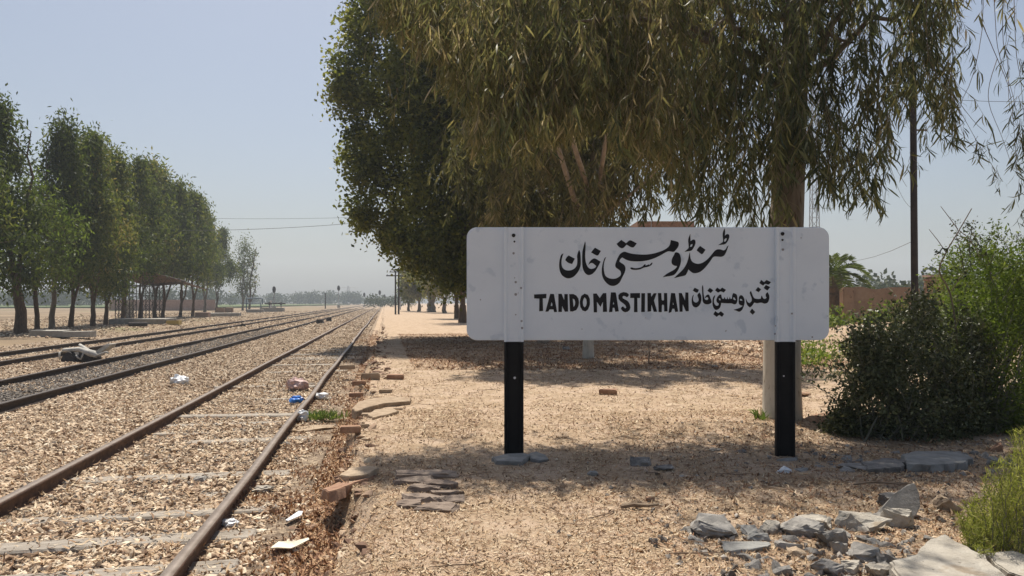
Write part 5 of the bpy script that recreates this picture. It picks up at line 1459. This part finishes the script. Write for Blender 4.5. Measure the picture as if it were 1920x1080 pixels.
# roof: sheet with two slopes, built of sheets side by side
x0, x1 = SL(232, 0).x, SL(356, 0).x
ns = 10
for i in range(ns):
    xa = x0 + (x1 - x0) * i / ns; xb = x0 + (x1 - x0) * (i + 1) / ns - .02
    def zz(x):
        t = (x - x0) / (x1 - x0)
        return rz_ - .10 * max(0, .6 - t) / .6 - .5 * max(0, t - .62) / .38
    b = bmesh.new()
    v = [b.verts.new(p) for p in ((xa, Ys_ - 2.6, zz(xa)), (xb, Ys_ - 2.6, zz(xb)), (xb, Ys_ + 3.5, zz(xb) - .72), (xa, Ys_ + 3.5, zz(xa) - .72))]
    w = [b.verts.new(q.co + Vector((0, 0, .06))) for q in v]
    b.faces.new(v[::-1]); b.faces.new(w)
    for k in range(4): b.faces.new((v[k], v[(k + 1) % 4], w[(k + 1) % 4], w[k]))
    shp('roof_sheet', b, M['rustroof'])
b = bmesh.new(); add_box(b, Vector(((x0 + x1) / 2 - 1, Ys_ - 2.64, rz_ - .13)), (x1 - x0 - 3.0, .06, .22)); shp('fascia', b, M['rustroof'])
def lattice(px, Y, wpx, z1):
    u = Y / F; w = wpx * u; cx = (px - CX) * u; b = bmesh.new()
    for sx in (-.5, .5):
        for sy in (-.5, .5): add_tube(b, [(cx + sx * w, Y + sy * w, 0), (cx + sx * w, Y + sy * w, z1)], .035, 4)
    n = 5
    for i in range(n):
        za, zb = z1 * i / n, z1 * (i + 1) / n
        for sy in (-.5, .5):
            add_tube(b, [(cx - w / 2, Y + sy * w, za), (cx + w / 2, Y + sy * w, zb)], .02, 3); add_tube(b, [(cx + w / 2, Y + sy * w, za), (cx - w / 2, Y + sy * w, zb)], .02, 3)
        for sx in (-.5, .5): add_tube(b, [(cx + sx * w, Y - w / 2, za), (cx + sx * w, Y + w / 2, zb)], .02, 3)
    shp('lattice_column', b, M['steel'])
for px, Y in ((226, 58.5), (246, 62.5), (277, 58.5), (296, 62.5)): lattice(px, Y, 13, 3.35)
for Y in (58.0, 62.5):
    b = bmesh.new(); add_tube(b, [SL(150, 3.0, Y), SL(232, 3.42, Y), SL(300, 3.45, Y), SL(348, 3.0, Y)], .05, 4); shp('top_chord', b, M['steel'])
    b = bmesh.new(); add_tube(b, [SL(165, 2.75, Y), SL(226, 2.6, Y), SL(277, 2.7, Y), SL(346, 2.95, Y)], .04, 4); shp('bottom_chord', b, M['steel'])
    b = bmesh.new()
    for k in range(9):
        a = 165 + 20 * k; add_tube(b, [SL(a, 2.75, Y), SL(a + 10, 3.25, Y)], .025, 3); add_tube(b, [SL(a + 10, 3.25, Y), SL(a + 20, 2.75, Y)], .025, 3)
    shp('web_bracing', b, M['steel'])
b = bmesh.new()
for px in (122, 145, 170, 195):
    add_tube(b, [SL(px, 3.5, 56), SL(px + 24, 2.8, 64)], .04, 4)
add_tube(b, [SL(120, 3.5, 56), SL(232, 3.5, 56)], .05, 4); add_tube(b, [SL(148, 2.8, 64), SL(232, 2.9, 64)], .05, 4)
shp('bare_rafters', b, M['steel'])
block('grey_kiosk', 'pale grey box standing inside the shelter behind the columns', 236, 246, 566, 596, 'concrete', .8, 'cabinet')

# ------------------------------------------------------------------ poles, wires, mast and building
def pole(name, label, px, Y, top, r0, r1, arms=(), m='poleblack', lean=0, cat_='pole', group=None):
    base = Vector(((px - CX) * Y / F, Y, -.2)); zt = H + (HY - top) * Y / F
    r_ = empty(name, base); tag(r_, label, cat_, group)
    b = bmesh.new(); add_tube(b, [(0, 0, 0), (lean * .5, 0, zt * .5), (lean, 0, zt + .2)], [r0, (r0 + r1) / 2, r1], 8); bm_obj('shaft', b, M[m], r_)
    for (z, xa, xb, th) in arms:
        b = bmesh.new(); add_box(b, Vector(((xa + xb) / 2 + lean * z / zt, 0, z + .2)), (xb - xa, th, th)); bm_obj('cross_arm', b, M[m], r_)
        for x in np.arange(xa + .12, xb, max(.35, (xb - xa) / 3.01)):
            b = bmesh.new(); add_tube(b, [(x + lean * z / zt, 0, z + .2), (x + lean * z / zt, 0, z + .38)], [.05, .035], 6); bm_obj('insulator', b, M[m], r_)
    return r_
Y = 19.5; pz = lambda py: H + (HY - py) * Y / F
pr = pole('electric_pole', 'tall dark steel pole rising behind the dark bush', 1716, Y, 120, .092, .078, lean=-.06)
b = bmesh.new(); add_tube(b, [(-.04, 0, pz(244) + .2), (.30, 0, pz(244) + .2)], .022, 6); bm_obj('bracket', b, M['rust'], pr)
Yq = 92.0; u = Yq / F
pole('twin_pole', 'left one of two dark poles with cross arms beside the platform end', 741.5, Yq, 508, .11, .09, [(H + (HY - 517) * u, -1.1, .9, .12), (H + (HY - 510) * u, -.7, .7, .1)], group='dark poles at the platform end')
pole('twin_pole', 'right one of two dark poles with cross arms beside the platform end', 747.5, Yq, 502, .11, .09, [(H + (HY - 506) * u, -.9, 1.0, .12)], group='dark poles at the platform end')
pole('thin_pole', 'thin grey pole behind the twin dark poles', 750.5, 150, 532, .12, .09, m='galv')
def wire(label, a, c, sag, r=.010, n=14):
    a, c = Vector(a), Vector(c); b = bmesh.new()
    add_tube(b, [a.lerp(c, i / n) - Vector((0, 0, sag * 4 * (i / n) * (1 - i / n))) for i in range(n + 1)], r, 4)
    o = bm_obj('overhead_wire', b, M['wire']); tag(o, label, 'wire', 'wires across the sky'); return o
wire('upper wire crossing the sky between the left trees and the platform tree', at(180, 402, 70), at(760, 404, 72), .35, .012)
wire('lower wire crossing the sky between the left trees and the platform tree', at(180, 430, 66), at(760, 409, 72), .5, .018)
wire('thin wire swooping from the tall pole towards the lattice mast', at(1712, 452, 19.4), at(1500, 430, 60), 1.3, .006)
wire('thin wire high on the right side beyond the tall pole', at(1712, 180, 19.5), at(2000, 186, 22), .1, .006)
wire('short slack wire left of the tall pole top', at(1712, 392, 19.4), at(1655, 250, 23), .45, .006)
# lattice mast behind the big trunk
Ym = 140.0; u = Ym / F; base = Vector(((1527 - CX) * u, Ym, 0)); r_ = empty('lattice_mast', base); tag(r_, 'tall lattice radio mast seen right of the big eucalyptus trunk', 'mast')
hm_ = H + (HY - 130) * u
b = bmesh.new(); W0, W1 = 11.5 * u, 5 * u
cor = lambda sx, sy, z: (sx * (W0 + (W1 - W0) * z / hm_) / 2 * 1.45, sy * (W0 + (W1 - W0) * z / hm_) / 2 * 1.45, z)
for sx, sy in ((-1, -1), (1, -1), (1, 1), (-1, 1)): add_tube(b, [cor(sx, sy, 0), cor(sx, sy, hm_)], .09, 4)
bm_obj('tower_frame', b, M['galv'], r_)
b = bmesh.new(); n = 26
for i in range(n):
    za, zb = hm_ * i / n, hm_ * (i + 1) / n
    for (p, q) in (((-1, -1), (1, -1)), ((1, -1), (1, 1)), ((1, 1), (-1, 1)), ((-1, 1), (-1, -1))):
        add_tube(b, [cor(*p, za), cor(*q, zb)] if i % 2 else [cor(*q, za), cor(*p, zb)], .055, 3); add_tube(b, [cor(*p, zb), cor(*q, zb)], .045, 3)
o = bm_obj('bracing', b, M['galv'], r_)
# building whose roof shows above the board
Yb_ = 46.0; u = Yb_ / F; xa, xb = (1195 - CX) * u, (1301 - CX) * u; zr = H + (HY - 415) * u
r_ = empty('station_building', (0, 0, 0)); r_.location = ((xa + xb) / 2, Yb_, 0); tag(r_, 'pinkish building whose flat roof edge shows above the board', 'building')
w2 = (xb - xa) / 2
b = bmesh.new(); add_box(b, Vector((0, 2.5, (zr - .35) / 2)), (w2 * 2 - .12, 5, zr - .35)); bm_obj('wall', b, M['plasterpink'], r_)
b = bmesh.new(); add_box(b, Vector((0, 2.5, zr - .175)), (w2 * 2, 5.2, .34)); bm_obj('parapet', b, M['brick'], r_)
for x in (-.8, .8):
    b = bmesh.new(); add_box(b, Vector((x, -.02, 1.5)), (.8, .08, 1.1)); bm_obj('window', b, M['darkstuff'], r_)
pole('antenna_rod', 'thin antenna rod standing above the building roof', 1221, 45.0, 338, .028, .02, m='galv', cat_='antenna')
# mud wall, gate pillar, palm
Yw = 36.0; u = Yw / F
b = bmesh.new(); n = 40; x0, x1 = (1598 - CX) * u, (1726 - CX) * u
rows = []
for i in range(n + 1):
    x = x0 + (x1 - x0) * i / n; top = H + (HY - 540) * u + .10 * (float(vnoise(x * 1.3, 0, 71)) - .5) * 2
    rows.append([b.verts.new((x, Yw + dy + .04 * (float(vnoise(x * 2, z, 72)) - .5), z)) for dy, z in ((0, -.2), (0, top * .5), (.04, top), (.34, top - .03), (.38, -.2))])
for a, c in zip(rows, rows[1:]):
    for k in range(4): b.faces.new((a[k], c[k], c[k + 1], a[k + 1]))
b.faces.new(rows[0]); b.faces.new(rows[-1][::-1])
o = bm_obj('mud_wall', b, M['mud']); tag(o, 'low brown mud wall beyond the weeds on the right', 'wall')
b = bmesh.new(); add_box(b, Vector((0, 0, .98)), (21 * u, .5, 2.2), jit=.05, taper=.95); bmesh.ops.bevel(b, geom=list(b.edges), offset=.05, segments=2, affect='EDGES')
o = bm_obj('mud_pillar', b, M['mud']); o.location = ((1588 - CX) * u, Yw, 0); tag(o, 'paler mud pillar at the left end of the low mud wall', 'pillar')
Yg = 33.0; u = Yg / F; gp = empty('brick_pillar', ((1752 - CX) * u, Yg, 0)); tag(gp, 'square red brick pillar right of the tall dark pole', 'pillar')
zt = H + (HY - 520) * u
nb = int(zt / .115)
for i in range(nb):
    b = bmesh.new()
    add_box(b, Vector((rnd.uniform(-.015, .015), 0, .115 * (i + .5))), (26 * u + rnd.uniform(-.03, .03), .6, .10), jit=.012)
    o = bm_obj('brick', b, M['brick'], gp)
b = bmesh.new(); add_box(b, Vector((0, 0, zt + .05)), (30 * u, .7, .1), jit=.01); bm_obj('cap', b, M['plasterpink'], gp)
b = bmesh.new(); add_box(b, Vector((0, .1, zt / 2)), (20 * u, .4, zt - .02)); bm_obj('core', b, M['mud'], gp)
# date palm
Yd = 38.0; u = Yd / F; pb = Vector(((1566 - CX) * u, Yd, 0)); pm = empty('date_palm', pb); tag(pm, 'date palm with arching grey-green fronds right of the board', 'palm')
zc = H + (HY - 512) * u
b = bmesh.new(); k = 14
add_tube(b, [(.06 * math.sin(i * 2.1), 0, -.2 + (zc + .1) * i / k) for i in range(k + 1)], [.30 + (.05 if i % 2 else 0) for i in range(k + 1)], 9); bm_obj('trunk', b, M['bark'], pm)
for i in range(26):
    a = 2 * math.pi * i / 26 * 2.4 + rnd.uniform(-.2, .2); el = rnd.uniform(.05, 1.35) if i > 5 else rnd.uniform(-.5, 0)
    Lf = rnd.uniform(1.7, 2.5); d = Vector((math.cos(a), math.sin(a), 0))
    t = np.linspace(0, 1, 10)
    Pf = np.stack([d.x * Lf * (t * math.cos(el * .8)), d.y * Lf * (t * math.cos(el * .8)), zc + Lf * (t * math.sin(el) - .75 * t ** 2.2)], -1)
    nl = 70; tt = np.linspace(.12, .99, nl); idx = np.minimum((tt * 9).astype(int), 8); fr_ = (tt * 9 - idx)[:, None]
    pos = Pf[idx] * (1 - fr_) + Pf[idx + 1] * fr_
    tang = Pf[idx + 1] - Pf[idx]; tang /= np.linalg.norm(tang, axis=1, keepdims=True)
    sd = np.cross(tang, [0, 0, 1.]); sd /= np.linalg.norm(sd, axis=1, keepdims=True) + 1e-6
    ax = sd * np.where(np.arange(nl) % 2, 1, -1)[:, None] + tang * .8 + np.array([0, 0, .25]) + RG.normal(0, .1, (nl, 3))
    Ll = .42 * np.sin(np.pi * (.15 + .8 * tt)) + .08
    fo = leaf_np('frond', pos, ax, Ll, Ll * .11 + .01, np.clip(.3 + .3 * RG.random(nl), 0, 1), M['leafL'], pm, bend=.1)
# ------------------------------------------------------------------ bushes
def bush(name, label, outline, foot, Y0, depth, n, Lr, wr, m, seed, stems=14, cat_='bush', clump=60, droop=0.0, form='quad', cs=.11, twm='greytwig', loose=60, sprays=0):
    """outline: photo polygon top edge as [(px,py)..] left to right; foot row py; leaves fill a rounded body of the given depth"""
    global RG
    keep = RG; RG = np.random.default_rng(seed)
    xs = [p[0] for p in outline]; ys = [p[1] for p in outline]
    base = Vector((((xs[0] + xs[-1]) / 2 - CX) * Y0 / F, Y0 + depth * .3, 0))
    root = empty(name, base); tag(root, label, cat_)
    C = []
    while len(C) < clump:
        px = RG.uniform(xs[0], xs[-1]); t = (px - xs[0]) / (xs[-1] - xs[0])
        yt = np.interp(px, xs, ys) + loose * (float(vnoise(px / 16, seed * 1.0, 95)) - .55); py = yt + (foot - yt) * RG.random() ** .9
        v = (py - yt) / (foot - yt + 1e-6)
        dd = depth * math.sqrt(max(.05, 1 - (2 * t - 1) ** 2)) * (.35 + .65 * min(1, v * 1.6))
        Y = Y0 + depth * .5 + RG.uniform(-.5, .5) * dd
        p = at(px, py, Y)
        if p.z < .03: p.z = .03 + .1 * RG.random()
        C.append(p - base)
    C = np.array(C)
    idx = RG.integers(0, clump, n)
    pos = C[idx] + RG.normal(size=(n, 3)) * cs
    pos[:, 2] = np.maximum(pos[:, 2], .02)
    rv = np.clip(.5 * RG.random(clump)[idx] + .5 * RG.random(n), 0, 1)
    L = Lr[0] + (Lr[1] - Lr[0]) * RG.random(n)
    ax = RG.normal(size=(n, 3)) + np.array([0, 0, .4 - droop])
    if form == 'quad': quad_np('foliage', pos, L, L * wr, rv, M[m], root, up=ax)
    else: leaf_np('foliage', pos, ax, L, L * wr, rv, M[m], root)
    ln = []
    for k in range(stems):
        c = C[RG.integers(0, clump)]
        ln.append((bez((RG.normal(0, .2), RG.normal(0, .15), -.05), c, (0, 0, .12), 7, .015), np.linspace(.013, .003, 7)))
    sp_, sl_ = [], []
    for k in range(sprays):                        # loose shoots standing out of the body
        c = C[np.argsort(C[:, 2])[RG.integers(len(C) // 3, len(C))]]
        tip = c + np.array([RG.normal(0, .16), RG.normal(0, .12), RG.uniform(.10, .42)])
        Q = bez(c - [0, 0, .1], tip, (RG.normal(0, .06), 0, .08), 7, .008); ln.append((Q, np.linspace(.005, .0018, 7)))
        nn = 16; u_ = (.25 + .75 * RG.random(nn)) * 5.99; i = u_.astype(int); f_ = (u_ - i)[:, None]
        sp_.append(Q[i] * (1 - f_) + Q[i + 1] * f_ + RG.normal(0, .012, (nn, 3)))
    if sprays:
        q = np.concatenate(sp_); k = len(q); L2 = RG.uniform(Lr[0], Lr[1], k) * 1.1
        quad_np('shoots', q, L2, L2 * wr, RG.random(k), M[m], root)
    tubes_obj('stems', ln, M[twm], root, 4)
    RG = keep
    return root
bush('dark_bush', 'dense dark green small-leaved bush right of the sign', [(1566, 790), (1590, 720), (1615, 665), (1660, 632), (1700, 600), (1740, 612), (1790, 596), (1830, 640), (1862, 720)], 832, 7.65, 1.5, 30000, (.026, .062), .5, 'leafD', 501, stems=70, clump=300, cs=.085, sprays=170, loose=120)
bush('dark_bush', 'sunlit grey-leaved upper sprays behind the dense dark bush', [(1610, 640), (1660, 590), (1700, 575), (1760, 572), (1810, 585), (1860, 600)], 690, 9.0, 1.0, 6000, (.03, .08), .5, 'leafD', 502, stems=30, clump=90, cs=.10, sprays=70)
bush('green_shrub', 'bright green feathery shrub at the right edge behind the dark bush', [(1790, 570), (1812, 530), (1835, 500), (1860, 480), (1890, 465), (1930, 460), (2010, 450)], 846, 8.0, 1.9, 34000, (.025, .07), .36, 'leafG', 503, stems=70, clump=230, cs=.12, sprays=120, loose=90)
bush('thorn_shrub', 'loose green thorn shrub beyond, rising right of the tall bent stem', [(1768, 520), (1790, 480), (1815, 462), (1850, 470), (1900, 500), (1950, 480)], 620, 11.5, 2.2, 15000, (.03, .085), .36, 'leafG', 504, stems=50, clump=110, cs=.14, sprays=70, loose=70)
# arching sprays of the shrub
r_ = empty('arching_sprays', at(1850, 560, 9.6)); tag(r_, 'thin arching twigs with tiny leaves above the green shrub', 'twigs')
ln, ps = [], []
for pts in ([(1905, 560), (1900, 500), (1890, 465), (1880, 450), (1862, 443)], [(1850, 520), (1840, 470), (1825, 440), (1812, 425)], [(1870, 520), (1845, 480), (1822, 455), (1800, 440), (1790, 415)], [(1930, 530), (1920, 470), (1905, 440)],
            [(1820, 500), (1818, 460), (1822, 430), (1818, 420)], [(1810, 520), (1800, 470), (1792, 440)]):
    Q = smooth_line([np.array(at(*p, 9.6) - r_.location) for p in pts], 12)
    ln.append((Q, np.linspace(.008, .003, 12)))
    for q in Q[1:]: ps.append(q + RG.normal(size=(9, 3)) * .035)
tubes_obj('stems', ln, M['greytwig'], r_, 4)
ps = np.concatenate(ps); quad_np('foliage', ps, RG.uniform(.02, .05, len(ps)), RG.uniform(.01, .025, len(ps)), RG.random(len(ps)), M['leafD'], r_)
# tall bent stem
r_ = empty('leggy_sapling', at(1796, 690, 8.6)); tag(r_, 'tall bent bare stem with a few dark leaves rising from the dark bush', 'sapling')
lo = lambda px, py: np.array(at(px, py, 8.6) - r_.location)
ln = [(smooth_line([lo(*p) for p in ((1798, 720), (1796, 664), (1793, 620), (1787, 575), (1778, 540), (1761, 509), (1773, 475), (1800, 429), (1822, 391))], 20), np.linspace(.014, .005, 20)),
      (np.array([lo(1773, 472), lo(1758, 450), lo(1742, 430)]), np.array([.005, .004, .003])), (np.array([lo(1796, 430), lo(1780, 408), lo(1764, 387)]), np.array([.005, .004, .003])),
      (np.array([lo(1798, 432), lo(1815, 445), lo(1832, 470), lo(1838, 490)]), np.array([.005, .004, .004, .003])), (np.array([lo(1785, 545), lo(1800, 520), lo(1815, 505)]), np.array([.006, .004, .003])), (np.array([lo(1775, 478), lo(1757, 474)]), np.array([.004, .003]))]
tubes_obj('stem', ln, M['twig'], r_, 5)
for (px, py) in ((1757, 470), (1764, 473), (1770, 470), (1800, 415), (1812, 425), (1818, 422), (1806, 436), (1834, 452), (1846, 455), (1848, 471), (1838, 447), (1790, 520), (1800, 512), (1808, 507), (1784, 528), (1812, 518), (1798, 528), (1794, 540), (1815, 497), (1828, 466), (1768, 465), (1752, 475)):
    p = np.tile(lo(px, py), (2, 1)) + RG.normal(0, .012, (2, 3))
    leaf_np('leaf', p, RG.normal(size=(2, 3)), RG.uniform(.04, .075, 2), RG.uniform(.02, .035, 2), RG.random(2) * .5, M['leafD'], r_)
# feathery tamarisk in the near right corner
g = gnd(1890, 1040); tm = empty('tamarisk_bush', g); tag(tm, 'feathery yellow-green tamarisk in the lower right corner', 'bush')
ln, ps, axs = [], [], []
for k in range(120):
    px = RG.uniform(1815, 2010); yt = np.interp(px, [1815, 1850, 1880, 1905, 1930, 2010], [965, 905, 850, 800, 770, 740])
    py0 = RG.uniform(1000, 1045)
    Yk = RG.uniform(4.15, 4.75); top = RG.uniform(yt, yt + 120)
    a = np.array(at(px, py0, Yk)); a[2] = 0; c = np.array(at(px + RG.normal(0, 16), top, Yk + RG.normal(0, .1)))
    a -= np.array(g); c -= np.array(g)
    Q = bez(a, c, (RG.normal(0, .05), 0, .05), 9, .008); ln.append((Q, np.linspace(.004, .0012, 9)))
    nn = 130; u_ = RG.random(nn) * 7.99; i = u_.astype(int); f_ = (u_ - i)[:, None]
    p = Q[i] * (1 - f_) + Q[i + 1] * f_ + RG.normal(0, .010, (nn, 3)); ps.append(p)
    axs.append((Q[i + 1] - Q[i]) / np.linalg.norm(Q[i + 1] - Q[i], axis=1, keepdims=True) + RG.normal(0, .7, (nn, 3)))
tubes_obj('stems', ln, M['greytwig'], tm, 3)
ps = np.concatenate(ps); axs = np.concatenate(axs); L = RG.uniform(.02, .055, len(ps))
leaf_np('foliage', ps, axs, L, L * .07 + .0012, RG.random(len(ps)), M['leafT'], tm, bend=.2)
# low creeping green under the tamarisk
def weeds(name, spec, m, Lr, seed):
    """uncountable low weeds: (px0, px1, py0, py1, n, height)"""
    ps, hs = [], []
    for (a, c, d, e, n, hh) in spec:
        px = RG.uniform(a, c, n); py = RG.uniform(d, e, n)
        Y = 1.4 * F / (py - HY); X = (px - CX) * Y / F
        keepm = vnoise(X / .6, Y / .6, seed) > .38
        X, Y = X[keepm], Y[keepm]
        z = plat_z(X, Y) + hh * RG.random(len(X)) ** 1.3
        ps.append(np.stack([X, Y, z], -1)); hs.append(np.full(len(X), 1.0))
    P = np.concatenate(ps); n = len(P); L = RG.uniform(Lr[0], Lr[1], n)
    o = quad_np(name, P, L, L * .45, RG.random(n), M[m], None, up=RG.normal(size=(n, 3)) + np.array([0, 0, .8])); tag(o, kind='stuff'); return o
weeds('weeds', [(1810, 1960, 990, 1045, 1400, .08)], 'leafG', (.015, .035), 81)
weeds('weeds', [(1500, 1600, 655, 690, 1500, .28), (1556, 1720, 596, 640, 5200, .6), (1700, 1960, 600, 680, 5200, .5)], 'leafG', (.06, .15), 82)
weeds('weeds', [(1552, 1740, 629, 652, 7000, .62), (1740, 1960, 627, 660, 6000, 1.3)], 'leafG', (.08, .2), 83)
weeds('weeds', [(1556, 1740, 629, 650, 2200, .8)], 'leafL', (.08, .2), 85)
weeds('weeds', [(1556, 1700, 640, 720, 1300, .22), (1480, 1560, 690, 720, 180, .12)], 'leafD', (.05, .12), 84)
X, Y, s_ = sample(2600, 19, 31, 8, 26); k = vnoise(X, Y, 91) > .4
scatter('rubble', np.stack([X[k], Y[k], plat_z(X[k], Y[k])], -1), rots(k.sum(), .8), scl(k.sum(), .06, .30), stones, M['i_stone'])
# thin dry sapling under the board, small stick on the sand
g = gnd(1216, 682); b = bmesh.new(); add_tube(b, [(0, 0, 0), (.02, 0, .25), (-.01, 0, .5), (.03, 0, .8)], [.016, .014, .01, .006], 6); add_tube(b, [(-.005, 0, .42), (.10, 0, .62)], [.008, .004], 5); o = bm_obj('dry_sapling', b, M['twig']); o.location = g; tag(o, 'thin dark dry sapling under the middle of the board', 'sapling')
g = gnd(1200, 953); b = bmesh.new(); add_tube(b, [(-.13, 0, .012), (-.04, .02, .02), (.05, .0, .018), (.13, .03, .02)], [.014, .016, .013, .008], 6); o = bm_obj('dry_stick', b, M['twig']); o.location = g; tag(o, 'reddish dry stick on the sand in front of the sign', 'stick')
g = gnd(1660, 912); b = bmesh.new(); add_tube(b, [(-.24, 0, .015), (-.1, .02, .03), (.1, .0, .02), (.22, .03, .02)], [.008, .009, .007, .004], 5); o = bm_obj('dry_stick', b, M['twig']); o.location = g; tag(o, 'long thin dry twig in front of the long flat rock', 'stick')

# ------------------------------------------------------------------ haze
bm = bmesh.new()
add_box(bm, Vector((-300, 585, 31)), (2230, 1262, 68))
hm = bpy.data.materials.new('haze'); hm.use_nodes = True
hn = hm.node_tree.nodes; hn.clear()
ho = hn.new('ShaderNodeOutputMaterial'); hv = hn.new('ShaderNodeVolumePrincipled')
hv.inputs['Color'].default_value = (0.78, 0.86, 0.94, 1)
hv.inputs['Density'].default_value = 0.0008
hv.inputs['Anisotropy'].default_value = 0.2
hm.node_tree.links.new(hv.outputs[0], ho.inputs['Volume'])
o = bm_obj('haze', bm, hm); tag(o, kind='stuff')
